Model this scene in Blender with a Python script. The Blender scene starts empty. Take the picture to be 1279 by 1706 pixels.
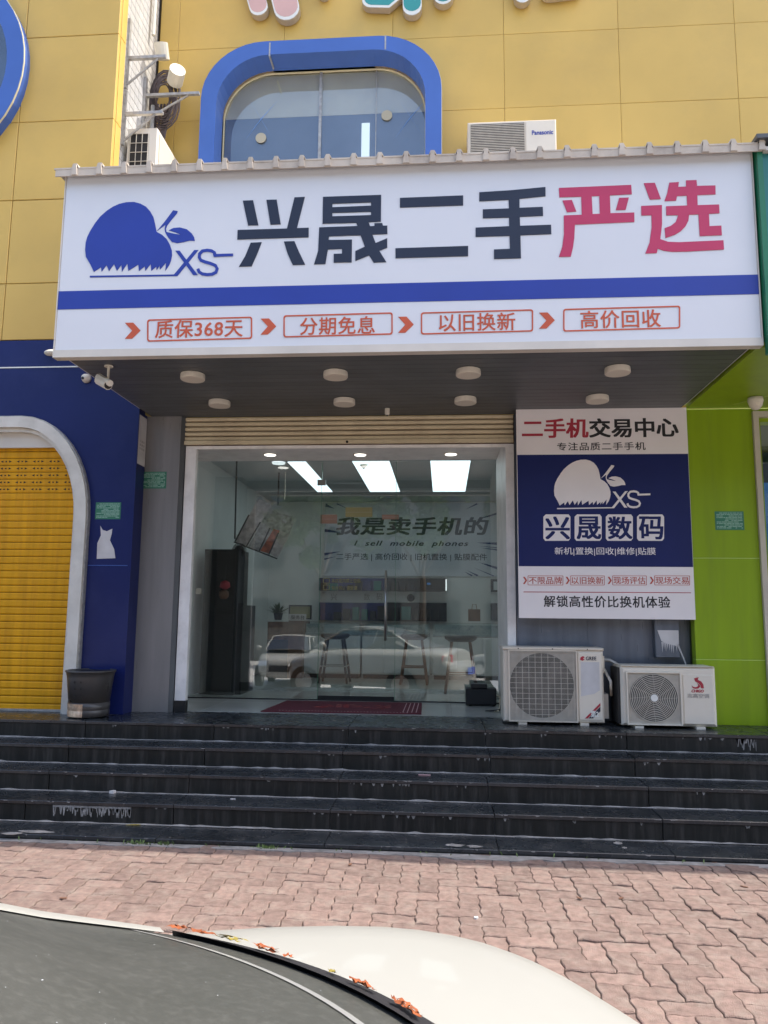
import bpy, bmesh, math, random
from mathutils import Vector
R = random.Random(7)
rad = math.radians
sc = bpy.context.scene
COL = sc.collection
# ------------------------------------------------------------------ camera
FW = Vector((-0.07794932, 0.98774459, 0.13522032)); RT = Vector((0.99695716, 0.07730625, 0.01000811))
UP = Vector((0.000567924, -0.135588994, 0.990765009)); CP = Vector((0, -6.9, 1.4756)); FPX = 1270.0
cd = bpy.data.cameras.new('camera'); cam = bpy.data.objects.new('camera', cd); COL.objects.link(cam)
cd.sensor_fit = 'VERTICAL'; cd.sensor_height = 36; cd.lens = FPX / 1706 * 36; cd.clip_start = .05; cd.clip_end = 400
from mathutils import Matrix
M3 = Matrix((RT, UP, -FW)).transposed()
cam.matrix_world = Matrix.Translation(CP) @ M3.to_4x4()
sc.camera = cam
# ------------------------------------------------------------------ world, sun, exposure
SUN_EL, SUN_AZ = 62.0, 87.0
w = bpy.data.worlds.new('World'); sc.world = w; w.use_nodes = True
nt = w.node_tree; bg = nt.nodes['Background']
sky = nt.nodes.new('ShaderNodeTexSky'); sky.sky_type = 'NISHITA'; sky.sun_disc = False
sky.sun_elevation = rad(SUN_EL); sky.sun_rotation = rad(SUN_AZ); sky.air_density = 1.0; sky.dust_density = 3.5; sky.ozone_density = 1.0
nt.links.new(sky.outputs[0], bg.inputs[0]); bg.inputs[1].default_value = .15
sd = bpy.data.lights.new('sun', 'SUN'); sd.energy = 2.4; sd.angle = rad(.5); sd.color = (1, .95, .87)
so = bpy.data.objects.new('sun', sd); COL.objects.link(so)
sdir = Vector((math.cos(rad(SUN_EL)) * math.sin(rad(SUN_AZ)), math.cos(rad(SUN_EL)) * math.cos(rad(SUN_AZ)), math.sin(rad(SUN_EL))))
so.rotation_euler = sdir.to_track_quat('Z', 'Y').to_euler(); so.location = (20, 0, 30)
sc.view_settings.view_transform = 'Standard'; sc.view_settings.look = 'None'; sc.view_settings.gamma = 1
sc.view_settings.exposure = 1.5
sc.view_settings.use_curve_mapping = False
# ------------------------------------------------------------------ measuring: photo pixel + known plane -> point
def ray(x, y): return FW + RT * ((x - 639.5) / FPX) + UP * ((853 - y) / FPX)
def onY(x, y, Y): d = ray(x, y); return CP + d * ((Y - CP.y) / d.y)
def onZ(x, y, Z): d = ray(x, y); return CP + d * ((Z - CP.z) / d.z)
def onX(x, y, X): d = ray(x, y); return CP + d * ((X - CP.x) / d.x)
# ------------------------------------------------------------------ materials
MATS = {}
def mat(name, c, rough=.5, metal=0, var=.08, vs=3.0, bump=0, bs=60, spec=.5, dirt=None, dirt_amt=0, ds=1.5, coat=0, streak=False, rvar=0, rand=0):
    m = bpy.data.materials.new(name); m.use_nodes = True; t = m.node_tree; b = t.nodes['Principled BSDF']
    b.inputs['Roughness'].default_value = rough; b.inputs['Metallic'].default_value = metal
    b.inputs['Specular IOR Level'].default_value = spec; b.inputs['Coat Weight'].default_value = coat
    tc = t.nodes.new('ShaderNodeTexCoord'); geo = t.nodes.new('ShaderNodeNewGeometry')
    n = t.nodes.new('ShaderNodeTexNoise'); n.inputs['Scale'].default_value = vs; n.inputs['Detail'].default_value = 6
    mp = t.nodes.new('ShaderNodeMapping'); t.links.new(geo.outputs['Position'], mp.inputs[0]); 
    if streak: mp.inputs['Scale'].default_value = (6, 6, .5)
    t.links.new(mp.outputs[0], n.inputs['Vector'])
    r = t.nodes.new('ShaderNodeMapRange'); r.inputs[1].default_value = .3; r.inputs[2].default_value = .7
    r.inputs[3].default_value = 1 - var; r.inputs[4].default_value = 1 + var
    t.links.new(n.outputs[0], r.inputs[0])
    mx = t.nodes.new('ShaderNodeMix'); mx.data_type = 'RGBA'; mx.blend_type = 'MULTIPLY'; mx.inputs[0].default_value = 1
    mx.inputs[6].default_value = (*c, 1); cc = t.nodes.new('ShaderNodeCombineColor')
    src = r.outputs[0]
    if rand:
        oi = t.nodes.new('ShaderNodeObjectInfo'); rr = t.nodes.new('ShaderNodeMapRange'); rr.inputs[3].default_value = 1 - rand; rr.inputs[4].default_value = 1 + rand
        t.links.new(oi.outputs['Random'], rr.inputs[0]); mm = t.nodes.new('ShaderNodeMath'); mm.operation = 'MULTIPLY'
        t.links.new(src, mm.inputs[0]); t.links.new(rr.outputs[0], mm.inputs[1]); src = mm.outputs[0]
    for i in range(3): t.links.new(src, cc.inputs[i])
    t.links.new(cc.outputs[0], mx.inputs[7]); out = mx.outputs[2]
    if dirt:
        n2 = t.nodes.new('ShaderNodeTexNoise'); n2.inputs['Scale'].default_value = ds; n2.inputs['Detail'].default_value = 8; n2.inputs['Roughness'].default_value = .7
        t.links.new(mp.outputs[0], n2.inputs['Vector'])
        r2 = t.nodes.new('ShaderNodeMapRange'); r2.inputs[1].default_value = .48; r2.inputs[2].default_value = .72; r2.inputs[4].default_value = dirt_amt
        t.links.new(n2.outputs[0], r2.inputs[0])
        m2 = t.nodes.new('ShaderNodeMix'); m2.data_type = 'RGBA'; m2.inputs[7].default_value = (*dirt, 1)
        t.links.new(r2.outputs[0], m2.inputs[0]); t.links.new(out, m2.inputs[6]); out = m2.outputs[2]
    t.links.new(out, b.inputs['Base Color'])
    if rvar:
        r3 = t.nodes.new('ShaderNodeMapRange'); r3.inputs[1].default_value = .3; r3.inputs[2].default_value = .7; r3.inputs[3].default_value = rough - rvar; r3.inputs[4].default_value = rough + rvar
        n4 = t.nodes.new('ShaderNodeTexNoise'); n4.inputs['Scale'].default_value = 9; n4.inputs['Detail'].default_value = 5; t.links.new(mp.outputs[0], n4.inputs['Vector'])
        t.links.new(n4.outputs[0], r3.inputs[0]); t.links.new(r3.outputs[0], b.inputs['Roughness'])
    if bump:
        n3 = t.nodes.new('ShaderNodeTexNoise'); n3.inputs['Scale'].default_value = bs; n3.inputs['Detail'].default_value = 5
        t.links.new(geo.outputs['Position'], n3.inputs['Vector'])
        bn = t.nodes.new('ShaderNodeBump'); bn.inputs['Strength'].default_value = bump; bn.inputs['Distance'].default_value = .01
        t.links.new(n3.outputs[0], bn.inputs['Height']); t.links.new(bn.outputs[0], b.inputs['Normal'])
    MATS[name] = m; return m
def emis(name, c, s):
    m = bpy.data.materials.new(name); m.use_nodes = True; t = m.node_tree; t.nodes.clear()
    o = t.nodes.new('ShaderNodeOutputMaterial'); e = t.nodes.new('ShaderNodeEmission'); e.inputs[0].default_value = (*c, 1); e.inputs[1].default_value = s
    t.links.new(e.outputs[0], o.inputs[0]); MATS[name] = m; return m
def glass(name, tint, ior, gl=(1, 1, 1), rough=0.0, wav=0):
    m = bpy.data.materials.new(name); m.use_nodes = True; t = m.node_tree; t.nodes.clear()
    o = t.nodes.new('ShaderNodeOutputMaterial'); tr = t.nodes.new('ShaderNodeBsdfTransparent'); tr.inputs[0].default_value = (*tint, 1)
    g = t.nodes.new('ShaderNodeBsdfGlossy'); g.inputs['Roughness'].default_value = rough; g.inputs[0].default_value = (*gl, 1)
    mx = t.nodes.new('ShaderNodeMixShader'); gg = t.nodes.new('ShaderNodeNewGeometry'); dt = t.nodes.new('ShaderNodeVectorMath'); dt.operation = 'DOT_PRODUCT'
    t.links.new(gg.outputs['Incoming'], dt.inputs[0]); t.links.new(gg.outputs['Normal'], dt.inputs[1])
    def mth(op, a, b=None):
        n_ = t.nodes.new('ShaderNodeMath'); n_.operation = op
        for i_, v_ in enumerate((a, b)):
            if v_ is None: continue
            if isinstance(v_, (int, float)): n_.inputs[i_].default_value = v_
            else: t.links.new(v_, n_.inputs[i_])
        return n_.outputs[0]
    f0 = ((ior-1)/(ior+1))**2
    fr_ = mth('ADD', mth('MULTIPLY', mth('POWER', mth('SUBTRACT', 1.0, mth('ABSOLUTE', dt.outputs['Value'])), 5.0), 1-f0), f0)
    t.links.new(fr_, mx.inputs[0]); t.links.new(tr.outputs[0], mx.inputs[1]); t.links.new(g.outputs[0], mx.inputs[2]); t.links.new(mx.outputs[0], o.inputs[0])
    if wav:
        ge = t.nodes.new('ShaderNodeNewGeometry'); n = t.nodes.new('ShaderNodeTexNoise'); n.inputs['Scale'].default_value = 1.2; t.links.new(ge.outputs['Position'], n.inputs['Vector'])
        bn = t.nodes.new('ShaderNodeBump'); bn.inputs['Strength'].default_value = wav; bn.inputs['Distance'].default_value = .01
        t.links.new(n.outputs[0], bn.inputs['Height']); t.links.new(bn.outputs[0], g.inputs['Normal'])
    MATS[name] = m; return m
mat('yellow', (.61, .405, .108), .38, spec=.3, rvar=.08, bump=.04, bs=2.5, var=.07, vs=1.3, dirt=(.36, .25, .1), dirt_amt=.22, ds=.9, rand=.03)
mat('yellow_back', (.2, .12, .03), .7)
mat('blue_ring', (.055, .13, .42), .3, var=.06)
mat('blue_wall', (.010, .017, .095), .3, spec=.25, var=.15, vs=1.0, dirt=(.03, .04, .14), dirt_amt=.4)
mat('cream_line', (.7, .62, .4), .5)
mat('white_tile', (.50, .49, .47), .3, var=.06, rand=.05)
mat('grout', (.10, .095, .09), .9)
mat('sign_white', (.66, .67, .70), .3, var=.025, vs=.9)
mat('sign_trim', (.6, .56, .5), .5)
mat('sign_blue', (.016, .04, .30), .4, var=.05)
mat('sign_navy', (.012, .016, .035), .35, var=.1)
mat('sign_red', (.48, .03, .10), .4, var=.05)
mat('sign_orange', (.52, .09, .035), .5, var=.1)
mat('roof_metal', (.50, .435, .36), .55, var=.12, vs=5, dirt=(.2, .15, .12), dirt_amt=.5, ds=4)
mat('soffit', (.085, .092, .10), .42, var=.12, rand=.08)
mat('soffit_gap', (.015, .015, .018), .6)
mat('lamp_white', (.68, .62, .52), .45, var=.04)
mat('lamp_face', (.75, .68, .56), .4)
mat('grey_column', (.20, .19, .185), .35, var=.12, vs=2, streak=True, rvar=.08)
mat('frame_white', (.80, .77, .74), .4, var=.08, vs=4, dirt=(.35, .32, .3), dirt_amt=.35, ds=5)
mat('arch_white', (.62, .59, .53), .4, var=.1, vs=4, dirt=(.32, .28, .22), dirt_amt=.35, ds=3)
mat('shutter_tan', (.62, .52, .34), .4, var=.05, vs=2, dirt=(.22, .14, .08), dirt_amt=.5, ds=1.6)
mat('shutter_orange', (.64, .31, .008), .5, spec=.2, var=.12, vs=2.5, dirt=(.42, .17, .02), dirt_amt=.5, ds=2, streak=True)
mat('hole', (.012, .008, .006), .8)
mat('rust', (.13, .06, .035), .8, var=.3, vs=20)
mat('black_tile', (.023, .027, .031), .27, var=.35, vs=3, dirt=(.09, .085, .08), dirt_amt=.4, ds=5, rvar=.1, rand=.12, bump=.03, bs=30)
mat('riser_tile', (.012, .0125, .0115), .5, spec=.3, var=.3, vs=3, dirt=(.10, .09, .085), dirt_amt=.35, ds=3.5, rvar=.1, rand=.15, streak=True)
mat('mortar', (.23, .22, .21), .95, var=.35, vs=12, bump=.5, bs=80)
mat('mortar_dark', (.05, .05, .052), .9, var=.5, vs=9, bump=.3)
mat('paver', (.205, .138, .114), .9, var=.26, vs=24, bump=.9, bs=220, dirt=(.28, .23, .19), dirt_amt=.75, ds=9, rand=.15)
mat('paver_joint', (.12, .092, .075), .95, var=.3, vs=30, bump=.6)
mat('lot_bounce', (.42, .41, .39), .9, var=.25, vs=6, bump=.5, bs=120)
mat('green_wall', (.24, .36, .011), .35, spec=.25, var=.07, vs=1.2, dirt=(.16, .22, .03), dirt_amt=.3, ds=1.8, streak=True)
mat('green_line', (.45, .6, .15), .5)
mat('beige_trim', (.50, .45, .37), .4, var=.08)
mat('teal', (.015, .16, .15), .4, var=.1)
mat('deep_green', (.01, .15, .07), .4)
mat('ac_cream', (.66, .585, .48), .45, var=.05, vs=6, dirt=(.4, .34, .26), dirt_amt=.3, ds=6)
mat('ac_pale', (.70, .64, .54), .45, var=.05, vs=6, dirt=(.45, .4, .3), dirt_amt=.2, ds=6)
mat('ac_dark', (.014, .013, .012), .7, var=.3, vs=10)
mat('fan_brown', (.05, .045, .04), .5, var=.2)
mat('wire', (.52, .48, .41), .45, var=.1, vs=20)
mat('steel', (.45, .45, .44), .3, 1, var=.1)
mat('galv', (.42, .41, .39), .5, .5, var=.2, vs=20, dirt=(.2, .12, .08), dirt_amt=.4, ds=15)
mat('dark_panel', (.12, .135, .165), .35, .3, var=.2, vs=2, streak=True, rvar=.08)
mat('poster_white', (.80, .75, .74), .45, var=.03)
mat('poster_blue', (.010, .017, .105), .45, spec=.25, var=.08)
mat('poster_black', (.012, .01, .012), .5)
mat('poster_red', (.38, .02, .04), .5)
mat('poster_orange', (.48, .08, .05), .5)
mat('notice_green', (.03, .17, .10), .5, var=.1)
mat('notice_text', (.25, .42, .33), .6)
mat('paper', (.55, .53, .52), .8, var=.1, vs=8)
mat('bin_dark', (.055, .052, .05), .35, var=.15, rvar=.1)
mat('bin_reflection', (.62, .47, .34), .4, .5, var=.35, vs=22, dirt=(.2, .1, .06), dirt_amt=.7, ds=18)  # colour of the reflection painted on the bin's foot
mat('bin_shine', (.62, .5, .38), .28, 1, var=.15)
mat('black_plastic', (.012, .012, .013), .4)
mat('black_matte', (.01, .01, .011), .6, var=.3)
mat('mat_red', (.10, .008, .018), .95, var=.2, vs=30, bump=.6, bs=250)
mat('mat_pale', (.5, .3, .3), .95)
mat('floor_tile', (.48, .49, .45), .15, var=.06, rand=.05)
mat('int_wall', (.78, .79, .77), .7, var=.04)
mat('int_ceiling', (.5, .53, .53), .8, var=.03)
mat('counter_white', (.66, .68, .67), .4, var=.05)
mat('marble', (.5, .52, .53), .3, var=.2, vs=14, dirt=(.12, .13, .15), dirt_amt=.9, ds=14)
mat('wood', (.14, .065, .035), .5, var=.25, vs=10)
mat('wood_light', (.3, .2, .1), .5, var=.2, vs=10)
mat('seat_black', (.018, .02, .022), .45)
mat('niche', (.02, .022, .028), .6, var=.5, vs=4)
mat('niche_blue', (.03, .04, .16), .5, var=.5, vs=6)
mat('banner', (.62, .65, .70), .5, var=.04)
mat('banner_ink', (.02, .035, .05), .5)
mat('banner_blue', (.02, .04, .16), .5)
mat('car_white', (.30, .295, .268), .4, var=.02, coat=.25)
mat('car_glass', (.02, .022, .025), .05, var=.1, spec=.8)
mat('car_dust_glass', (.052, .053, .047), .4, var=.07, vs=3, dirt=(.11, .11, .10), dirt_amt=.4, ds=90, bump=.02, bs=300, rvar=.08)
mat('rubber', (.012, .011, .013), .6)
mat('seal_pale', (.22, .22, .21), .4)
mat('tyre', (.02, .02, .02), .9)
mat('car_red', (.4, .01, .01), .25)
mat('headlight', (.6, .62, .63), .1, .3)
mat('plate_blue', (.03, .08, .4), .4)
mat('petal', (.24, .06, .014), .7, var=.3, vs=60)
mat('petal_yellow', (.24, .19, .035), .7, var=.2, vs=60)
mat('leaf', (.05, .10, .025), .6, var=.4, vs=3, rand=.2)
mat('leaf_light', (.10, .15, .04), .6, var=.3, vs=3)
mat('bark', (.1, .075, .055), .9, var=.3, vs=12)
mat('far_wall', (.13, .13, .12), .8, var=.1)
mat('far_glass', (.03, .035, .04), .2)
mat('pipe_white', (.66, .62, .52), .4, var=.08)
mat('cable', (.075, .055, .055), .7, var=.4, vs=25)
mat('letter_pink', (.62, .38, .34), .4); mat('letter_teal', (.03, .28, .27), .4); mat('letter_blue', (.16, .32, .66), .4)
mat('letter_side', (.45, .36, .24), .5); mat('letter_rim', (.75, .75, .7), .4)
mat('room_cream', (.46, .42, .31), .8); mat('room_blue', (.035, .055, .10), .8, var=.2); mat('curtain_blue', (.085, .095, .115), .8, var=.25, vs=1.5)
mat('sticker_pink', (.30, .20, .16), .6); mat('sticker_yellow', (.28, .27, .13), .6)
mat('print_a', (.62, .60, .62), .6, var=.35, vs=18); mat('print_b', (.45, .12, .05), .6, var=.6, vs=16); mat('print_c', (.5, .52, .54), .6, var=.5, vs=20)
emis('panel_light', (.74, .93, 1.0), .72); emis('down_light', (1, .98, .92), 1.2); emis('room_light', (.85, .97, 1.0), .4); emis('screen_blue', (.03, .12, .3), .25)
glass('shop_glass', (.955, .975, .965), 2.1, gl=(1, 1, 1)); glass('upper_glass', (.94, .96, .97), 1.9, gl=(.85, .95, 1.05)); glass('case_glass', (.9, .95, .95), 1.45)
# ------------------------------------------------------------------ mesh helpers
ORG = {}
class MB:
    def __init__(s): s.v = []; s.f = []; s.m = []
    def add(s, vs, fs, k=0):
        n = len(s.v); s.v += [tuple(v) for v in vs]; s.f += [tuple(i + n for i in f) for f in fs]; s.m += [k] * len(fs); return s
    def box(s, x0, x1, y0, y1, z0, z1, k=0):
        return s.add([(x0,y0,z0),(x1,y0,z0),(x1,y1,z0),(x0,y1,z0),(x0,y0,z1),(x1,y0,z1),(x1,y1,z1),(x0,y1,z1)],
                     [(0,3,2,1),(4,5,6,7),(0,1,5,4),(1,2,6,5),(2,3,7,6),(3,0,4,7)], k)
    def bbox(s, x0, x1, y0, y1, z0, z1, b=.004, k=0, side='-y'):
        """box with bevelled rim on its visible face (-y, +x or +z)"""
        if side == '-y':
            o = [(x0,y1,z0),(x1,y1,z0),(x1,y1,z1),(x0,y1,z1)]; m = [(x0,y0+b,z0),(x1,y0+b,z0),(x1,y0+b,z1),(x0,y0+b,z1)]; i = [(x0+b,y0,z0+b),(x1-b,y0,z0+b),(x1-b,y0,z1-b),(x0+b,y0,z1-b)]
        elif side == '+x':
            o = [(x0,y0,z0),(x0,y1,z0),(x0,y1,z1),(x0,y0,z1)]; m = [(x1-b,y0,z0),(x1-b,y1,z0),(x1-b,y1,z1),(x1-b,y0,z1)]; i = [(x1,y0+b,z0+b),(x1,y1-b,z0+b),(x1,y1-b,z1-b),(x1,y0+b,z1-b)]
        else:
            o = [(x0,y0,z0),(x1,y0,z0),(x1,y1,z0),(x0,y1,z0)]; m = [(x0,y0,z1-b),(x1,y0,z1-b),(x1,y1,z1-b),(x0,y1,z1-b)]; i = [(x0+b,y0+b,z1),(x1-b,y0+b,z1),(x1-b,y1-b,z1),(x0+b,y1-b,z1)]
        fs = [(8,9,10,11)]
        for a in range(4):
            c = (a+1) % 4; fs += [(a, c, c+4, a+4), (a+4, c+4, c+8, a+8)]
        return s.add(o + m + i, fs + [(3,2,1,0)], k)
    def tube(s, pts, r, n=8, k=0, cap=True):
        pts = [Vector(p) for p in pts]; rs = r if isinstance(r, (list, tuple)) else [r] * len(pts); vs = []; fs = []
        pu = None
        for i, p in enumerate(pts):
            d = (pts[min(i+1, len(pts)-1)] - pts[max(i-1, 0)]).normalized()
            if pu is None: pu = Vector((0,0,1)) if abs(d.z) < .9 else Vector((1,0,0))
            a = d.cross(pu)
            if a.length < 1e-5: a = d.orthogonal()
            a.normalize(); b = a.cross(d).normalized(); pu = b
            for j in range(n):
                t = 2 * math.pi * j / n; vs.append(p + (a * math.cos(t) + b * math.sin(t)) * rs[i])
        for i in range(len(pts) - 1):
            for j in range(n): fs.append((i*n+j, i*n+(j+1)%n, (i+1)*n+(j+1)%n, (i+1)*n+j))
        if cap: fs += [tuple(range(n-1, -1, -1)), tuple(range((len(pts)-1)*n, len(pts)*n))]
        return s.add(vs, fs, k)
    def lathe(s, c, prof, n=24, axis='z', k=0):
        vs = []; fs = []
        for r, h in prof:
            for j in range(n):
                t = 2 * math.pi * j / n; a, b = r * math.cos(t), r * math.sin(t)
                vs.append((c[0]+a, c[1]+b, c[2]+h) if axis == 'z' else (c[0]+a, c[1]+h, c[2]+b) if axis == 'y' else (c[0]+h, c[1]+a, c[2]+b))
        for i in range(len(prof)-1):
            for j in range(n): fs.append((i*n+j, i*n+(j+1)%n, (i+1)*n+(j+1)%n, (i+1)*n+j))
        fs += [tuple(range(n-1,-1,-1)), tuple(range((len(prof)-1)*n, len(prof)*n))]
        return s.add(vs, fs, k)
    def prism(s, pts, y0, y1, k=0):
        """polygon in xz, front face at y0"""
        n = len(pts); vs = [(x, y0, z) for x, z in pts] + [(x, y1, z) for x, z in pts]
        fs = [tuple(range(n)), tuple(range(2*n-1, n-1, -1))] + [(i, n+i, n+(i+1)%n, (i+1)%n) for i in range(n)]
        return s.add(vs, fs, k)
    def prismz(s, pts, z0, z1, k=0):
        n = len(pts); vs = [(x, y, z1) for x, y in pts] + [(x, y, z0) for x, y in pts]
        fs = [tuple(range(n)), tuple(range(2*n-1, n-1, -1))] + [(i, n+i, n+(i+1)%n, (i+1)%n) for i in range(n)]
        return s.add(vs, fs, k)
    def ring(s, po, pi, y0, y1, closed=True, k=0):
        """band between outer and inner outline (xz), from y0 (front) to y1"""
        n = len(po); vs = [(x,y0,z) for x,z in po] + [(x,y0,z) for x,z in pi] + [(x,y1,z) for x,z in po] + [(x,y1,z) for x,z in pi]; fs = []
        for i in range(n if closed else n-1):
            j = (i+1) % n; fs += [(i,j,n+j,n+i), (2*n+i,3*n+i,3*n+j,2*n+j), (i,2*n+i,2*n+j,j), (n+i,n+j,3*n+j,3*n+i)]
        if not closed: fs += [(0,n,3*n,2*n), (n-1,3*n-1,4*n-1,2*n-1)]
        return s.add(vs, fs, k)
    def mesh(s, name, mats, org=(0,0,0), smooth=False, fix=True):
        me = bpy.data.meshes.new(name); o = Vector(org)
        me.from_pydata([(v[0]-o.x, v[1]-o.y, v[2]-o.z) for v in s.v], [], s.f)
        for m in (mats if isinstance(mats, (list, tuple)) else [mats]): me.materials.append(MATS[m])
        for p, k in zip(me.polygons, s.m): p.material_index = k; p.use_smooth = smooth
        if fix:
            b = bmesh.new(); b.from_mesh(me); bmesh.ops.recalc_face_normals(b, faces=b.faces); b.to_mesh(me); b.free()
        return me
    def build(s, name, mats, parent=None, org=None, smooth=False, fix=True, label=None):
        if parent is not None: og = ORG[parent.name]
        else: og = Vector(org) if org is not None else Vector((0,0,0))
        o = bpy.data.objects.new(name, s.mesh(name, mats, og, smooth, fix)); COL.objects.link(o)
        if parent is not None: o.parent = parent
        else: o.location = og
        ORG[o.name] = og
        if label: o['label'] = label
        return o
def tag(o, label=None, cat=None, group=None, kind=None):
    for k, v in (('label', label), ('category', cat), ('group', group), ('kind', kind)):
        if v: o[k] = v
    return o
def thing(name, label, cat, loc=(0,0,0), group=None, kind=None):
    o = bpy.data.objects.new(name, None); COL.objects.link(o); o.location = loc; o.empty_display_size = .1; ORG[o.name] = Vector(loc)
    return tag(o, label, cat, group, kind)
def box(name, mats, parent, *a, **k): return MB().box(*a).build(name, mats, parent, **k)
def copy_tree(o, parent=None):
    c = o.copy(); COL.objects.link(c); c.parent = parent; ORG[c.name] = ORG[o.name]
    for ch in list(o.children): copy_tree(ch, c)
    return c
def rounded(x0, x1, z0, z1, r, n=8, rz=None):
    rz = rz or r; p = []
    for cx, cz, a0 in ((x1-r, z1-rz, 0), (x0+r, z1-rz, 90), (x0+r, z0+rz, 180), (x1-r, z0+rz, 270)):
        for i in range(n+1):
            a = rad(a0 + 90*i/n); p.append((cx + r*math.cos(a), cz + rz*math.sin(a)))
    return p
def boolean(ob, cutter):
    md = ob.modifiers.new('cut', 'BOOLEAN'); md.operation = 'DIFFERENCE'; md.object = cutter; md.solver = 'EXACT'
def apply_mods(obs):
    dg = bpy.context.evaluated_depsgraph_get()
    for o in obs:
        me = bpy.data.meshes.new_from_object(o.evaluated_get(dg)); o.modifiers.clear(); o.data = me
# filled outlines (holes allowed) -> mesh at plane Y
def outline(name, splines, Y, th, m, parent):
    c = bpy.data.curves.new(name, 'CURVE'); c.dimensions = '2D'; c.fill_mode = 'BOTH'; c.extrude = th/2
    for pts in splines:
        sp = c.splines.new('POLY'); sp.points.add(len(pts)-1); sp.use_cyclic_u = True
        for i, (x, z) in enumerate(pts): sp.points[i].co = (x, z, 0, 1)
    t = bpy.data.objects.new('tmp', c); me = bpy.data.meshes.new_from_object(t); bpy.data.objects.remove(t); bpy.data.curves.remove(c)
    return put_flat(name, me, Y, th, m, parent)
def put_flat(name, me, Y, th, m, parent):
    og = ORG[parent.name] if parent else Vector((0,0,0))
    for v in me.vertices: x, z, d = v.co; v.co = (x - og.x, Y - th/2 - d - og.y, z - og.z)
    me.materials.clear(); me.materials.append(MATS[m])
    for p in me.polygons: p.material_index = 0
    o = bpy.data.objects.new(name, me); COL.objects.link(o); o.parent = parent; ORG[o.name] = og; me.name = name
    return o
def px_outline(name, splines, fn, Y, th, m, parent):
    return outline(name, [[(lambda p: (p.x, p.z))(onY(*fn(x, y), Y)) for x, y in s] for s in splines], Y, th, m, parent)
def text(name, s, bx, Y, m, parent, bold=0, th=.002, shear=0, space=1.0, phys=None):
    """lettering fitted in a box: bx = photo pixels x0,y0,x1,y1 or phys = x0,x1,z0,z1"""
    c = bpy.data.curves.new(name, 'FONT'); c.body = s; c.offset = min(bold, .006) * 0; c.shear = shear; c.space_character = space; c.resolution_u = 3; c.extrude = .001
    t = bpy.data.objects.new('tmp', c); me = bpy.data.meshes.new_from_object(t); bpy.data.objects.remove(t); bpy.data.curves.remove(c)
    xs = [v.co.x for v in me.vertices]; ys = [v.co.y for v in me.vertices]; a, b, c0, d = min(xs), max(xs), min(ys), max(ys)
    if phys: X0, X1, Z0, Z1 = phys
    else:
        x0, y0, x1, y1 = bx; ym = (y0+y1)/2; xm = (x0+x1)/2
        X0, X1, Z1, Z0 = onY(x0, ym, Y).x, onY(x1, ym, Y).x, onY(xm, y0, Y).z, onY(xm, y1, Y).z
    kx, kz = (X1-X0)/(b-a), (Z1-Z0)/(d-c0); base = [(X0+(v.co.x-a)*kx, Z0+(v.co.y-c0)*kz, 1 if v.co.z > 0 else -1) for v in me.vertices]; polys = [tuple(p.vertices) for p in me.polygons]
    if not bold: sh_ = [(0, 0)]
    else: sh_ = [(dx*bold*kx*1.3, dz*bold*kz*1.3) for dx, dz in ((-1,-.7),(1,-.7),(-1,.7),(1,.7),(0,0))]
    V = []; F = []
    for i, (dx, dz) in enumerate(sh_):
        n0 = len(V); V += [(x+dx, z+dz, (th/2-i*.00006) if t_ > 0 else -th/2) for x, z, t_ in base]; F += [tuple(q+n0 for q in p) for p in polys]
    me2 = bpy.data.meshes.new(name); me2.from_pydata(V, [], F); bpy.data.meshes.remove(me)
    return put_flat(name, me2, Y, th, m, parent)
def rect_px(x0, y0, x1, y1, Y):
    return onY(x0, (y0+y1)/2, Y).x, onY(x1, (y0+y1)/2, Y).x, onY((x0+x1)/2, y1, Y).z, onY((x0+x1)/2, y0, Y).z
# ================================================================== SETTING
PZ = .60                      # platform height
EY, TD, RI = -.69, .2906, .141  # platform edge, tread depth, riser
YE = EY - 4*TD                # foot of the steps
g = MB(); g.box(-60, 60, -8, 60, -.9, -.03); g.build('ground', 'mortar_dark'); tag(bpy.data.objects['ground'], 'ground under the pavement and the buildings', kind='structure')
g = MB(); g.add([(-60,-8.001,-.031),(60,-8.001,-.031),(60,-9.5,-.3),(-60,-9.5,-.3),(-60,-120,-.3),(60,-120,-.3)], [(0,3,2,1),(3,4,5,2)])
tag(g.build('road', 'lot_bounce'), 'concrete parking lot behind the camera, made pale to bounce light', kind='structure')  # lot behind the camera lightened to bounce sunlight onto the shopfront
# pavement: wavy interlocking pavers in herringbone
pav = MB().box(-9, 9, -8, YE, -.029, -.014).build('pavement', 'paver_joint'); tag(pav, 'pink brick pavement in front of the black steps', kind='structure')
CE = .108; AM = .0056
def warp(x, y): return (x + AM*math.sin(2*math.pi*y/CE), y + AM*math.sin(2*math.pi*x/CE))
def paver_mesh(h, var):
    n = 4; per = []
    W, H = (2, 1) if h else (1, 2)
    for (ax, ay, bx_, by_) in ((0,0,W,0),(W,0,W,H),(W,H,0,H),(0,H,0,0)):
        k = n*(W if ay == by_ else H)//1
        for i in range(k): t = i/k; per.append(((ax+(bx_-ax)*t)*CE, (ay+(by_-ay)*t)*CE))
    cx, cy = W*CE/2, H*CE/2
    def ins(p, d): x, y = p; sx = (W*CE-2*d)/(W*CE); sy = (H*CE-2*d)/(H*CE); X, Y = warp(x, y); X0, Y0 = X-cx, Y-cy; return (X0*sx, Y0*sy)
    m = len(per); rr = random.Random(var)
    vs = [(*ins(p, .0018), -.02) for p in per] + [(*ins(p, .0018), -.004) for p in per] + [(*ins(p, .006), 0 + rr.uniform(-.0006,.0006)) for p in per]
    fs = [(i, (i+1)%m, m+(i+1)%m, m+i) for i in range(m)] + [(m+i, m+(i+1)%m, 2*m+(i+1)%m, 2*m+i) for i in range(m)] + [tuple(range(2*m, 3*m))]
    q = MB(); q.add(vs, fs); return q
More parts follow.
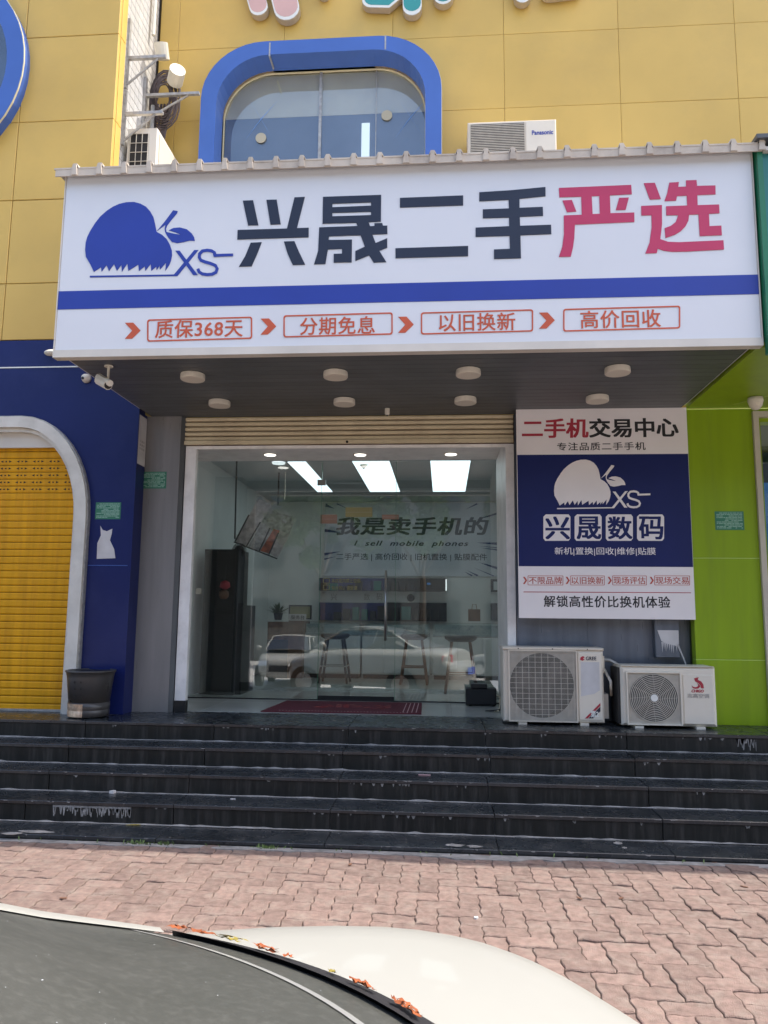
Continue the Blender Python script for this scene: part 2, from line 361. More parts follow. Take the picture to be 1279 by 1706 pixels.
protoP = {(h, k): paver_mesh(h, k) for h in (0, 1) for k in range(2)}
protoM = {k: v.mesh('brick', 'paver', fix=False) for k, v in protoP.items()}
cells = []
NX, NY = 70, 54
for j in range(-2, NY):
    for i in range(-2, NX):
        # herringbone: k = (i - j) mod 4 ; 0 -> horizontal starts, 2 -> vertical starts
        k = (i - j) % 4
        if k == 0: cells.append((i, j, 1))
        elif k == 3: cells.append((i, j, 0))
X0P, Y0P = -3.92, YE - .035
bricks = []
for i, j, h in cells:
    if not h: jj = j
    W, H = (2, 1) if h else (1, 2)
    x = X0P + (i + W/2)*CE; y = Y0P - (j + (H/2))*CE
    bricks.append((x, y, h))
def visible(x, y):
    d = Vector((x, y, 0)) - CP; f = d.dot(FW); u = d.dot(RT)/f*FPX + 639.5; v = 853 - d.dot(UP)/f*FPX
    if f <= 0 or not (-25 < u < 1304 and v < 1730): return False
    lim = 1706 if u > 1110 else 1500 + max(0, (u-380))*0 + (0 if u < 0 else 0)
    edge = [(0,1510),(345,1553),(600,1549),(850,1582),(960,1620),(1110,1706),(1400,1706)]
    for (a, b), (c, e) in zip(edge, edge[1:]):
        if a <= u <= c: lim = b + (e-b)*(u-a)/(c-a) + 22
    return v < lim
bricks.sort(key=lambda b: (b[0]-CP.x)**2 + (b[1]-CP.y)**2)
cnt = 0; rest = MB()
for x, y, h in bricks:
    if y > Y0P + .02: continue
    k = R.randrange(2); dz = R.gauss(0, .0024); tx, ty = R.gauss(0, .013), R.gauss(0, .013)
    if visible(x, y) and cnt < 300:
        o = bpy.data.objects.new('brick', protoM[(h, k)]); COL.objects.link(o); o.parent = pav; o.location = (x, y, dz); o.rotation_euler = (tx, ty, 0); cnt += 1
    else:
        p = protoP[(h, k)]; rest.add([(vx+x, vy+y, vz+dz+vx*ty*.5) for vx, vy, vz in p.v], p.f)
rs_ = rest.build('brick_remainder', 'paver', pav, fix=False); rs_['kind'] = 'stuff'
# mortar strip at the foot of the steps
m_ = MB(); n = 160; top = []; 
for i in range(n+1):
    x = -6 + 12*i/n; top.append((x, YE - .05 - .03*R.random() - (.05 if 0 < x < .5 else 0)))
m_.prismz([(-6, YE+.0)] + top + [(6, YE+.0)], -.013, .004); m_.build('mortar_strip', 'mortar', pav)
# steps
stp = thing('front_steps', 'five black polished stone steps leading up to the shopfront', None, (0, EY, 0), kind='structure')
core = MB()
for k in range(5):
    zt = PZ - k*RI - .028; core.box(-6.5, 6.5, EY - k*TD + .03 if k else EY+.03, 1.1 if k == 0 else EY-(k-1)*TD+.03, -.02 if k else -.02, zt)
core.build('bed', 'mortar', stp)
J0, JW = -2.92, 1.083
fil = MB()
for k in range(5):
    yf = EY - k*TD; yb = (yf + TD + .0) if k else None; zt = PZ - k*RI
    js = [J0 + JW*i + R.gauss(0, .012) for i in range(-3, 8)]
    for a, b in zip(js, js[1:]):
        gpx = .0025; dz = R.gauss(0, .0012)
        if k == 0:
            for (ya, ybb) in ((EY-.006, EY+.53), (EY+.534, .06)): MB().bbox(a+gpx, b-gpx, ya, ybb, zt-.022, zt+dz, .003, side='+z').build('tile', 'black_tile', stp)
        else: MB().bbox(a+gpx, b-gpx, yf-.006, yf+TD-.002, zt-.022, zt+dz, .003, side='+z').build('tile', 'black_tile', stp)
        if k < 4: MB().bbox(a+gpx+.001, b-gpx-.001, yf+.002+R.random()*.001, yf+.022, zt-RI+.002, zt-.024, .002).build('tile', 'riser_tile', stp)
    if k < 4:
        xs = [-6.4 + 12.8*i/200 for i in range(201)]
        hs = [.0035 + .004*max(0, R.gauss(.3, .5)) for _ in xs]
        vs = [(x, yf+.001-h, zt-RI+.0012) for x, h in zip(xs, hs)] + [(x, yf+.003, zt-RI+.001+h*1.4) for x, h in zip(xs, hs)]
        fil.add(vs, [(i, i+1, 202+i, 201+i) for i in range(200)])
    else: MB().box(-6.4, 6.4, yf+.0, yf+.02, -.02, zt-.024).build('tile', 'riser_tile', stp)
fl = fil.build('grout_line', 'mortar', stp)
# stains and drips on risers
dr = MB()
def drips(x0, x1, ztop, yf, hmax, n):
    for _ in range(n):
        x = R.uniform(x0, x1); wv = R.uniform(.004, .014); h = R.uniform(.2, 1)*hmax
        dr.prism([(x-wv, ztop), (x+wv, ztop), (x+wv*.3, ztop-h), (x-wv*.3, ztop-h)], yf, yf+.001)
a = onY(90, 1340, EY-3*TD).x; b = onY(218, 1340, EY-3*TD).x
drips(a, b, PZ-3*RI-.026, EY-3*TD+.0005, .075, 70); dr.box(a, b, EY-3*TD+.0004, EY-3*TD+.0008, PZ-3*RI-.040, PZ-3*RI-.026)
a = onY(1228, 1235, EY).x; b = onY(1262, 1235, EY).x; drips(a, b, PZ-.03, EY+.0005, .09, 14)
for _ in range(40):
    k = R.randrange(4); x = R.uniform(-3.2, 2.3); drips(x, x+.12, PZ-k*RI-.026, EY-k*TD+.0005, .022, 2)
dr.build('drip_stain', 'mortar', stp)
pt = MB(); 
for (px_, py_, s_) in ((1030,1404,16),(1040,1412,9),(60,1385,60),(20,1388,40),(760,1408,30),(790,1410,26),(640,1420,10)):
    c = onZ(px_, py_, .04); k = s_*.0042/2
    pt.prismz([(c.x + k*math.cos(t)*R.uniform(.6,1.2), c.y + min(k, .03)*math.sin(t)*R.uniform(.6,1.2)) for t in [i*math.pi/5 for i in range(10)]], .0385, .0395)
pt.build('cement_smear', 'mortar', stp)
ck = MB()
for _ in range(80):
    k = R.randrange(5); x = R.uniform(-3.4, 2.6); wv = R.uniform(.006, .05); zt = PZ-k*RI; yf = EY-k*TD-.0065
    ck.prism([(x, zt-.001), (x+wv, zt-.001), (x+wv*.8, zt-R.uniform(.003,.010)), (x+wv*.3, zt-R.uniform(.003,.008))], yf-.0006, yf)
ck.build('edge_chip', 'mortar', stp)
dst = MB()
for _ in range(260):
    k = R.randrange(1, 5); x = R.uniform(-3.4, 2.6); y = EY-k*TD+R.random()**2*TD; a_ = R.uniform(.002, .012); b_ = R.uniform(.0015, .004); z_ = PZ-k*RI+.0022
    dst.add([(x-a_, y, z_), (x, y-b_, z_), (x+a_, y, z_), (x, y+b_, z_)], [(0,1,2,3)])
dst.build('dust_fleck', 'mortar', stp, fix=False)['kind'] = 'stuff'
# small litter
def litter(name, px_, py_, z, pts, m, label, cat='litter', th=.004, rz=0):
    c = onZ(px_, py_, z); q = MB(); q.prismz([(c.x+a*math.cos(rz)-b*math.sin(rz), c.y+a*math.sin(rz)+b*math.cos(rz)) for a, b in pts], z+.0015, z+.0015+th)
    o = q.build(name, m, org=(c.x, c.y, z)); tag(o, label, cat); return o
litter('paper_scrap', 187, 1322, PZ-3*RI, [(-.02,-.01),(.012,-.012),(.02,.012),(-.002,.016)], 'paper', 'crumpled white paper scrap on the second step from the bottom', th=.02)
litter('drinking_straw', 707, 1292, PZ-2*RI, [(-.045,-.005),(.045,-.004),(.045,.004),(-.045,.005)], 'mat_pale', 'short pink straw lying on the middle step', th=.006)
litter('dry_leaf', 222, 1375, PZ-4*RI, [(-.05,-.012),(0,-.006),(.05,.006),(.03,.014),(-.02,.008)], 'petal_yellow', 'yellow green dry leaf on the lowest step at its left', 'leaf')
litter('paper_scrap', 388, 1332, PZ-3*RI, [(-.02,-.008),(.02,-.006),(.018,.006),(-.016,.008)], 'paper', 'flat white paper scrap near the middle joint of the second lowest step')
litter('bottle_cap', 793, 1531, 0, [(math.cos(i*.785)*.011, math.sin(i*.785)*.011) for i in range(8)], 'paper', 'small round white bottle cap on the sunlit pink bricks', 'bottle cap', th=.008)
for i_, (px_, py_) in enumerate(((105,1497),(583,1441),(1240,1478),(1035,1497),(965,1497),(1190,1437))):
    litter('dry_leaf', px_, py_, .003, [(-.02,-.004),(-.004,-.010),(.016,-.006),(.022,.003),(.004,.009),(-.014,.006)], 'rust', 'small dark dry leaf on the bricks, ' + ('farthest left near the car pillar','near the middle of the shadow edge','at the right edge of the photo','right of the bottle cap','just above the white bottle cap to its right','below the lime green wall')[i_], 'leaf', th=.003, rz=i_*1.3)
gw = MB()
for _ in range(150):
    px_ = R.choice([R.gauss(275, 14), R.gauss(235, 8), R.gauss(450, 12), R.uniform(20, 1200)]); c = onZ(px_, 1405+ (px_-450)*.026, 0); x = c.x; y = YE - R.uniform(.005, .04)
    h = R.uniform(.01, .035); a = R.uniform(0, 6.28); dx, dy = math.cos(a)*.012, math.sin(a)*.012
    gw.add([(x-.002, y, 0), (x+.002, y, 0), (x+dx+.004, y+dy, h*.7), (x+dx*1.6, y+dy*1.6, h), (x+dx-.004, y+dy, h*.7)], [(0,1,2,3,4)])
tag(gw.build('weeds', 'leaf_light', fix=False), 'tiny green weeds growing along the foot of the steps', 'weeds', kind='stuff')
# ================================================================== YELLOW BUILDING (upper floor)
YW = .75; LX = -3.22; LY = -.25
yb_ = thing('yellow_building', 'yellow clad two storey building above the shops with round cornered blue windows', 'building', (0, YW, 0))
wallb = MB().box(LX-.3, 9, YW+.05, YW+.25, 3.4, 12.5).build('wall', 'yellow_back', yb_)
wl = rounded(-2.45, -.19, 5.62, 7.50, .56, 10, .56)     # inner outline of the large window
wo = rounded(-2.62, -.02, 5.45, 7.66, .68, 10, .64)
cut = MB().prism(wl, -.5, 3).build('cutter', 'wire')
panels = [wallb]
xs = [LX+.0, -3.0, -1.78, -.56, .66, 1.89, 3.11, 4.33, 5.55, 6.77, 8]
zs = [3.5, 4.3, 5.17, 6.05, 6.93, 7.81, 8.7, 9.6, 10.5, 11.4, 12.5]
for xa, xb in zip(xs, xs[1:]):
    for za, zb in zip(zs, zs[1:]):
        p = MB().bbox(xa+.0012, xb-.0012, YW + R.uniform(0, .002), YW+.045, za+.0012, zb-.0012, .003).build('panel', 'yellow', yb_)
        if xb > -2.5 and xa < -.1 and za < 7.5 and zb > 5.6: panels.append(p)
for p in panels: boolean(p, cut)
apply_mods(panels); bpy.data.objects.remove(cut)
win = MB().ring(wo, wl, .50, .80).build('window', 'blue_ring', yb_, label='large blue framed window with rounded corners above the sign')
MB().ring(rounded(-2.626, -.014, 5.444, 7.666, .684, 10, .644), wo, .515, .53).build('edge_trim', 'cream_line', win)
MB().ring(wl, rounded(-2.438, -.202, 5.632, 7.488, .55, 10, .55), .785, .80).build('frame', 'cream_line', win)
for a, b in ((-2.44, -1.375), (-1.345, -.745), (-.735, -.2)):
    zt = lambda x: 7.49 - .55*(1-math.sqrt(max(0, 1-max(0, (abs(x+1.32)-.57)/.55)**2))) if abs(x+1.32) > .57 else 7.49
    q = [(a, 5.7), (b, 5.7)] + [(a+(b-a)*(1-t/10), min(7.49, zt(a+(b-a)*(1-t/10)))) for t in range(11)]
    MB().prism(q, .80, .806).build('pane', 'upper_glass', win)
box('mullion', 'galv', win, -1.375, -1.345, .785, .80, 5.63, 7.485); box('mullion', 'galv', win, -.744, -.736, .79, .802, 5.63, 7.485)
for x, z in ((-1.22-.66, 7.48), (-.62, 7.5)): MB().box(x-.008, x+.008, .498, .70, z-.005, z+.16).build('joint', 'galv', win)
rm = MB(); rm.add([(-4,4.6,5.3),(3,4.6,5.3),(3,4.6,8.6),(-4,4.6,8.6)], [(0,1,2,3)]); rm.add([(-4,1.01,8.2),(3,1.01,8.2),(3,4.6,8.2),(-4,4.6,8.2)], [(0,1,2,3)], 1)
rm.add([(-4,1.01,5.3),(3,1.01,5.3),(3,4.6,5.3),(-4,4.6,5.3)], [(0,1,2,3)]); rm.add([(-4,1.01,5.3),(-4,4.6,5.3),(-4,4.6,8.6),(-4,1.01,8.6)], [(0,1,2,3)]); rm.add([(3,1.01,5.3),(3,4.6,5.3),(3,4.6,8.6),(3,1.01,8.6)], [(0,1,2,3)])
rm.build('room', ['room_blue', 'room_cream'], win)
MB().box(-2.44, -.2, .822, .826, 6.98, 7.49).build('ceiling_sheet', 'room_cream', win); MB().box(-2.44, -.2, .829, .832, 5.63, 7.0).build('curtain', 'curtain_blue', win)  # cream sheet close to the glass stands in for the lit ceiling
for x, z in ((-2.02, 6.72), (-.62, 6.93)): MB().lathe((x, .79, z), [(.001, -.004), (.06, -.004), (.06, .004), (.001, .004)], 20, 'y').build('vent_disc', 'room_cream', win)
box('lit_panel', 'room_light', win, -.90, -.81, .818, .821, 6.3, 6.87)
# stickers of star-shaped cracks / decals
st = MB()
for x, z, s_ in ((-2.03, 6.95, .3), (-.36, 6.9, .3)):
    for a in (50, 235, 300, 120): st.add([(x, .797, z+.006), (x+.006, .797, z), (x+s_*math.cos(rad(a)), .797, z+s_*math.sin(rad(a)))], [(0,1,2)])
st.build('crack', 'letter_blue', win, fix=False)
# left block of the building
lpan = []
wallL = MB().box(-9, LX-.06, LY+.05, LY+.35, 4.03, 12.5).build('wall', 'yellow_back', yb_); lpan.append(wallL)
cc = (-5.25, 6.85)
circ = lambda r, n=48: [(cc[0]+r*math.cos(2*math.pi*i/n), cc[1]+r*math.sin(2*math.pi*i/n)) for i in range(n)]
cut = MB().prism(circ(.98), -2, 2).build('cutter', 'wire')
xsl = [-9, -7.9, -6.65, -5.42, -4.19, LX]; zsl = [4.035, 4.6, 5.455, 6.28, 7.2, 8.1, 9, 10, 11, 12.5]
for xa, xb in zip(xsl, xsl[1:]):
    for za, zb in zip(zsl, zsl[1:]):
        p = MB().bbox(xa+.003, xb-.003, LY + R.uniform(0, .003), LY+.045, za+.003, zb-.003, .004).build('panel', 'yellow', yb_)
        if xa < -4.1 and za < 7.9 and zb > 5.8: lpan.append(p)
for p in lpan: boolean(p, cut)
apply_mods(lpan); bpy.data.objects.remove(cut)
for za, zb in zip(zsl, zsl[1:]): MB().bbox(LX-.03, LX+.004, LY+.05, LY+.16, za+.003, zb-.003, .003, side='+x').build('panel', 'yellow', yb_)
wn = MB().ring(circ(1.13), circ(.96), LY-.12, LY+.05).build('window', 'blue_ring', yb_, label='round blue framed window on the left block')
MB().ring(circ(1.137), circ(1.13), LY-.115, LY-.10).build('edge_trim', 'cream_line', wn)
MB().prism(circ(.965), LY+.0, LY+.008).build('pane', 'upper_glass', wn)
MB().prism(circ(1.2), LY+.36, LY+.37).build('curtain', 'room_blue', wn)
# white tiled side wall
tw = MB().box(LX-.35, LX-.03, LY+.17, YW+.05, 4.2, 12.5).build('tiled_wall', 'grout', yb_)
tm = MB().bbox(0, .012, .004, .121, .0035, .0965, .002, side='+x').mesh('tile', 'white_tile')
ntile = 0
for i in range(8):
    for j in range(36):
        o = bpy.data.objects.new('tile', tm); COL.objects.link(o); o.parent = tw; og = ORG[tw.name]; ntile += 1
        o.location = Vector((LX-.03, LY+.17+i*.1015*1.0, 5.5+j*.1)) - og; o.scale = (1, .1015/.125, 1)
up_ = MB()
for i in range(8):
    for j in range(36, 70): up_.bbox(LX-.03, LX-.018, LY+.172+i*.1015, LY+.17+(i+1)*.1015-.002, 5.5+j*.1+.0015, 5.5+j*.1+.0985, .002, side='+x')
up_.build('tile_field', 'white_tile', tw)['kind'] = 'stuff'
# channel letters at the very top
lt = thing('rooftop_lettering', 'rounded pink, teal and blue channel letters cut off by the top of the photo', 'sign letters', (0, YW, 8.2))
def blob(strokes, m, nm='letter'):
    """thick rounded strokes (capsules) standing off the wall"""
    root = None
    for i, (pts, r) in enumerate(strokes):
        out = []; P = [Vector((p[0], p[1])) for p in pts]
        d0 = (P[1]-P[0]).normalized()
        L = []; Rr = []
        for q in range(len(P)):
            d = (P[min(q+1, len(P)-1)] - P[max(q-1, 0)]).normalized(); nrm = Vector((-d.y, d.x)); L.append(P[q]+nrm*r); Rr.append(P[q]-nrm*r)
        def capp(c, a0): return [c + Vector((math.cos(a0+math.pi*t/8), math.sin(a0+math.pi*t/8)))*r for t in range(1, 8)]
        de = (P[-1]-P[-2]).normalized(); a1 = math.atan2(de.y, de.x); a2 = math.atan2(-d0.y, -d0.x)
        poly = Rr + capp(P[-1], a1-math.pi/2) + L[::-1] + capp(P[0], a2-math.pi/2)
        def off(s_): 
            c = sum(poly, Vector((0,0)))/len(poly); return [((p-c)*(s_)+c) for p in poly]
        y0 = YW-.10-.0015*i; a = MB().prism([(p.x, p.y) for p in poly], y0, YW-.02)
        o = a.build(nm, 'letter_side' , root or lt)
        if root is None: root = o
        MB().prism([(p.x, p.y) for p in off(.985)], y0-.004, y0+.002).build('rim', 'letter_rim', o if o is root else root)
        MB().prism([(p.x, p.y) for p in off(.90)], y0-.007, y0+.002).build('face', m, o if o is root else root)
    return root
blob([([(-2.14, 8.810), (-2.12, 8.410), (-2.06, 8.210)], .105), ([(-1.85, 8.810), (-1.80, 8.410), (-1.74, 8.170)], .145), ([(-2.3, 8.760), (-1.5, 8.710)], .12)], 'letter_pink')
blob([([(-1.32, 8.710), (-1.33, 8.360)], .06)], 'letter_pink')
blob([([(-.80, 8.230), (-.62, 8.210), (-.50, 8.310), (-.45, 8.710)], .10), ([(-.36, 9.010), (-.35, 8.410), (-.34, 8.110)], .105), ([(.02, 8.710), (.0, 8.230)], .11)], 'letter_teal')
blob([([(.83, 8.910), (.84, 8.410), (.86, 8.180)], .09), ([(1.15, 8.230), (1.42, 8.250)], .085), ([(1.3, 8.810), (1.3, 8.310)], .08)], 'letter_blue')
# brackets, unit and pipes on the tiled wall
WX = LX-.02
def bracket(label, y, ztop, zarm, ln=.42):
    b = thing('wall_bracket', label, 'bracket', (WX, y, zarm), group='steel brackets on the white tiled wall')
    box('rail', 'galv', b, WX, WX+.03, y-.02, y+.02, zarm-.35, ztop)
    box('arm', 'galv', b, WX+.03, WX+ln, y-.018, y+.018, zarm-.03, zarm)
    MB().tube([(WX+.03, y, zarm-.30), (WX+ln*.8, y, zarm-.03)], .012, 6).build('strut', 'galv', b); return b
bracket('upper front steel bracket on the white tiled side wall', -.02, 7.55, 7.12)
bracket('upper rear steel bracket reaching past the coiled cables', .45, 7.25, 7.05, .62)
bracket('lower front steel bracket above the small condenser', -.02, 6.75, 6.50)
bracket('lowest steel bracket sticking out behind the small condenser', .40, 6.4, 6.18, .65)
u = thing('air_conditioner', 'small white condenser seen end on, mounted on the tiled side wall', 'air conditioner', (WX, .1, 5.75))
MB().bbox(WX+.05, WX+.36, .02, .62, 5.7, 6.35, .01, side='+x').build('casing', 'ac_pale', u)
box('coil', 'ac_dark', u, WX+.075, WX+.27, .012, .022, 5.74, 6.29)
q = MB()
for i in range(4): x = WX+.08+i*.062; q.box(x, x+.005, .004, .012, 5.74, 6.29)
for j in range(6): z = 5.78+j*.1; q.box(WX+.075, WX+.27, .001, .006, z, z+.005)
q.build('grille', 'wire', u)
box('front_cover', 'ac_cream', u, WX+.36, WX+.37, .06, .58, 5.74, 6.30)
u = thing('pipe_bundle', 'coiled black cables and white pipe covers hanging in the corner of the tiled wall', 'pipes', (WX+.1, .55, 7))
for k in range(9):
    r = .10+.016*k; q = [(WX+.20+r*.75*math.cos(t)+R.gauss(0,.004), .50+.02*k*.3+R.gauss(0,.006), 7.05+r*1.55*math.sin(t)) for t in [i*2*math.pi/18 for i in range(19)]]
    MB().tube(q, .009, 6, cap=False).build('coil', 'cable', u, smooth=True)
for k in range(5):
    x = WX+.08+k*.035; MB().tube([(x+.05, .55, 7.0), (x+.02*math.sin(k), .56, 6.6), (x+.06, .58, 6.3), (x+.09, .55, 5.7)], .014, 6).build('cable', 'cable', u, smooth=True)
MB().tube([(WX+.09, .50, 6.95), (WX+.09, .50, 5.6)], .022, 10).build('pipe', 'galv', u, smooth=True)
MB().tube([(WX+.18, .48, 7.48), (WX+.18, .40, 7.62)], .075, 14).build('pipe_cover', 'pipe_white', u)
MB().tube([(WX+.32, .50, 7.22), (WX+.40, .36, 7.26)], .085, 14).build('pipe_cover', 'pipe_white', u)
MB().tube([(WX+.05, .5, 7.8), (WX+.05, .5, 8.4)], .02, 8).build('pipe', 'pipe_white', u)
# Panasonic unit standing on the roof edge
u = thing('air_conditioner', 'cream condenser with Panasonic lettering standing above the right half of the sign', 'air conditioner', (.7, .4, 5.9))
PX0, PX1, PZ0, PZ1 = rect_px(779, 200, 927, 262, .38)
zz1 = onY(850, 201, .38).z
MB().bbox(PX0, PX1, .38, .70, zz1-.62, zz1, .012).build('casing', 'ac_cream', u)
q = MB()
for i in range(30): z = zz1-.035-i*.0185; q.box(PX0+.03, PX0+(PX1-PX0)*.64, .370, .38, z-.006, z)
q.build('grille', 'ac_dark', u); q = MB()
for i in range(30): z = zz1-.046-i*.0185; q.box(PX0+.03, PX0+(PX1-PX0)*.64, .366, .379, z-.007, z)
q.build('louvre', 'wire', u)
box('cover', 'ac_pale', u, PX0+(PX1-PX0)*.66, PX1-.012, .374, .381, zz1-.58, zz1-.02)
text('lettering', 'Panasonic', (886, 217, 921, 224), .3735, 'sign_blue', u, bold=.02, th=.002)
# ================================================================== SHOP SIGN / CANOPY
SX0, SX1, SZ0, SZ1, SY = -2.80, 2.13, 3.33, 4.71, -1.806
sg = thing('shop_sign', 'long white lightbox sign with blue apple logo, large black and red characters and blue stripe', 'shop sign', (0, SY, SZ0))
MB().bbox(SX0, SX1, SY, SY+.05, SZ0+.02, SZ1, .004).build('sign_panel', 'sign_white', sg)
MB().box(SX0, SX0+.04, SY+.051, -.25, SZ0+.02, SZ1).box(SX1-.04, SX1, SY+.051, -.16, SZ0+.02, SZ1).build('side_panel', 'sign_white', sg)
MB().box(SX0-.006, SX1+.006, SY-.012, SY+.06, SZ0-.035, SZ0+.02).build('lower_trim', 'sign_trim', sg)
MB().box(SX0-.008, SX0-.0, SY-.006, SY+.04, SZ0+.021, SZ1).build('edge_trim', 'sign_trim', sg); MB().box(SX1, SX1+.008, SY-.006, SY+.04, SZ0+.021, SZ1).build('edge_trim', 'sign_trim', sg)
def zl(x, y): return onY(x, y, SY).z
z_a = (zl(100, 487)+zl(1262, 456))/2; z_b = (zl(100, 518)+zl(1262, 488))/2
box('stripe', 'sign_blue', sg, SX0+.001, SX1-.001, SY-.003, SY-.0005, z_b, z_a)
f6 = lambda x, y: (380+x/4.568, 300+y/4.568); f7 = lambda x, y: (640+x/4.568, 290+y/4.568); f8 = lambda x, y: (920+x/4.263, 280+y/4.263); f5 = lambda x, y: (120+x/4.263, 320+y/4.263)
def L(sp, f, m): return px_outline('letter', sp, f, SY-.0006, .004, m, sg)
L([[(112,158),(190,155),(230,345),(152,347)], [(291,152),(369,150),(400,338),(322,341)], [(505,133),(584,129),(523,367),(613,364),(612,437),(70,454),(72,381),(448,370)], [(172,478),(256,474),(218,570),(178,658),(82,661),(130,580)], [(424,469),(504,466),(540,550),(586,645),(492,648),(452,560)]], f6, 'sign_navy')
L([[(722,129),(1164,114),(1162,318),(1068,322),(1080,352),(1113,351),(1113,330),(1172,328),(1178,348),(1211,348),(1211,412),(1097,416),(1122,480),(1210,444),(1210,516),(1150,540),(1203,625),(1108,630),(1072,574),(968,617),(968,541),(1040,508),(1008,422),(766,430),(765,457),(942,454),(940,627),(803,630),(803,563),(866,561),(866,525),(758,530),(740,640),(653,643),(685,540),(693,361),(984,351),(974,327),(718,334)], [(793,182),(1087,172),(1087,196),(793,208)], [(793,252),(1087,243),(1087,268),(793,277)]], f6, 'sign_navy')
L([[(119,183),(600,164),(600,240),(119,257)], [(85,566),(638,548),(638,626),(86,642)]], f7, 'sign_navy')
L([[(723,140),(960,125),(1226,100),(1227,170),(1028,190),(1029,258),(1206,251),(1208,320),(1031,327),(1033,395),(1269,387),(1271,458),(1036,468),(1040,642),(835,648),(834,575),(956,570),(953,472),(695,479),(695,409),(950,398),(949,333),(750,338),(750,270),(948,263),(946,198),(723,209)]], f7, 'sign_navy')
L([[(46,143),(559,121),(564,187),(408,195),(412,322),(581,317),(582,384),(160,403),(155,500),(145,570),(130,630),(46,632),(70,560),(82,470),(81,338),(208,333),(205,204),(50,209)], [(279,201),(333,199),(337,326),(285,328)], [(72,232),(138,228),(170,310),(104,315)], [(474,213),(543,211),(520,298),(450,300)]], f8, 'sign_red')
L([[(649,109),(727,106),(770,221),(692,225)], [(830,105),(898,101),(893,135),(949,133),(948,89),(1023,87),(1026,128),(1157,125),(1158,188),(1028,193),(1031,265),(1183,260),(1186,322),(1111,326),(1115,414),(1199,410),(1203,478),(1046,484),(1037,330),(970,333),(965,375),(945,415),(910,450),(870,475),(803,498),(797,428),(840,412),(875,385),(893,336),(808,337),(807,273),(957,267),(954,197),(885,200),(878,232),(795,236),(815,180)],
   [(630,271),(777,264),(778,400),(766,506),(820,525),(900,528),(1214,514),(1218,580),(950,594),(850,596),(790,588),(748,573),(741,605),(660,608),(690,530),(705,420),(703,336),(632,338)]], f8, 'sign_red')
APPLE = [(155,568),(130,515),(98,460),(93,410),(97,360),(108,320),(130,275),(165,220),(200,175),(245,135),(290,105),(335,85),(385,73),(440,71),(485,83),(525,105),(555,138),(578,180),(590,230),(600,283),(640,305),(672,335),(695,375),(708,415),(710,450),(702,490),(690,520),(662,560),(667,502),(624,552),(621,524),(600,556),(598,530),(563,560),(558,512),(520,560),(516,528),(475,562),(470,516),(400,560),(392,508),(354,566),(350,518),(318,560),(298,512),(262,562),(245,520),(210,566),(205,535)]
STEM = [(603,277),(655,215),(685,175),(718,130),(750,136),(745,152),(700,205),(676,238),(666,262),(672,290),(690,335),(672,308),(660,283),(657,262),(664,232),(640,250)]
LEAFP = [(686,273),(720,256),(765,252),(815,265),(850,295),(866,320),(872,347),(835,346),(790,357),(745,364),(708,355),(685,325),(670,284),(720,296),(772,304),(735,288)]
def logo(f, Y, m, parent):
    for sp in (APPLE, STEM, LEAFP): px_outline('logo', [sp], f, Y, .003, m, parent)
    px_outline('logo', [[(733,417),(764,417),(893,590),(860,590)]], f, Y-.0006, .003, m, parent)
    px_outline('logo', [[(868,413),(898,412),(748,597),(126,607),(126,595),(724,586)]], f, Y, .003, m, parent)
    import math as mm
    pts = []; cx, cy = 963, 455
    # S as a thick stroke
    path = [(1018,455),(1010,430),(990,418),(960,414),(925,419),(905,440),(903,465),(915,485),(945,497),(985,508),(1018,522),(1030,545),(1022,570),(995,584),(960,587),(925,582),(902,568),(893,545)]
    Lf = []; Rt = []
    for i, p in enumerate(path):
        a = Vector(path[max(i-1,0)]); b = Vector(path[min(i+1,len(path)-1)]); d = (b-a).normalized(); nrm = Vector((-d.y, d.x))*11; Lf.append(tuple(Vector(p)+nrm)); Rt.append(tuple(Vector(p)-nrm))
    px_outline('logo', [Lf + Rt[::-1]], f, Y-.0012, .003, m, parent)
    px_outline('logo', [[(1000,441),(1143,437),(1143,456),(1006,461)]], f, Y-.002, .003, m, parent)
logo(f5, SY-.0006, 'sign_blue', sg)
# lower line of the sign: arrows, rounded boxes, words
for x, y in ((222,551),(448,544),(677,541),(912,534)):
    px_outline('arrow', [[(-14,-14),(0,-14),(12,0),(-2,14),(-14,14),(-2,0)]], lambda a, b, x=x, y=y: (x+a, y+b*.95-a*.02), SY-.0006, .003, 'sign_orange', sg)
def rbox(x0, y0, x1, y1, tilt, Y, m, parent, r=4, w_=2.2):
    def rr(x0, y0, x1, y1, r): return [(cx+r*math.cos(rad(a)), cy+r*math.sin(rad(a))) for cx, cy, a0 in ((x1-r,y1-r,0),(x0+r,y1-r,90),(x0+r,y0+r,180),(x1-r,y0+r,270)) for a in (a0, a0+30, a0+60, a0+90)]
    xm = (x0+x1)/2
    px_outline('frame', [rr(x0,y0,x1,y1,r), rr(x0+w_,y0+w_,x1-w_,y1-w_,max(1,r-1))], lambda a, b: (a, b+(a-xm)*tilt), Y, .003, m, parent)
for s_, bx_, tx in (('质保368天', (245,530,420,567), (259,533,404,562)), ('分期免息', (472,523,654,560), (500,528,624,557)), ('以旧换新', (701,518,888,555), (731,522,858,551)), ('高价回收', (938,512,1133,550), (967,517,1100,546))):
    rbox(*bx_, -.028, SY-.0006, 'sign_orange', sg); text('lettering', s_, tx, SY-.0006, 'sign_orange', sg, bold=.008, th=.003, space=1.05)
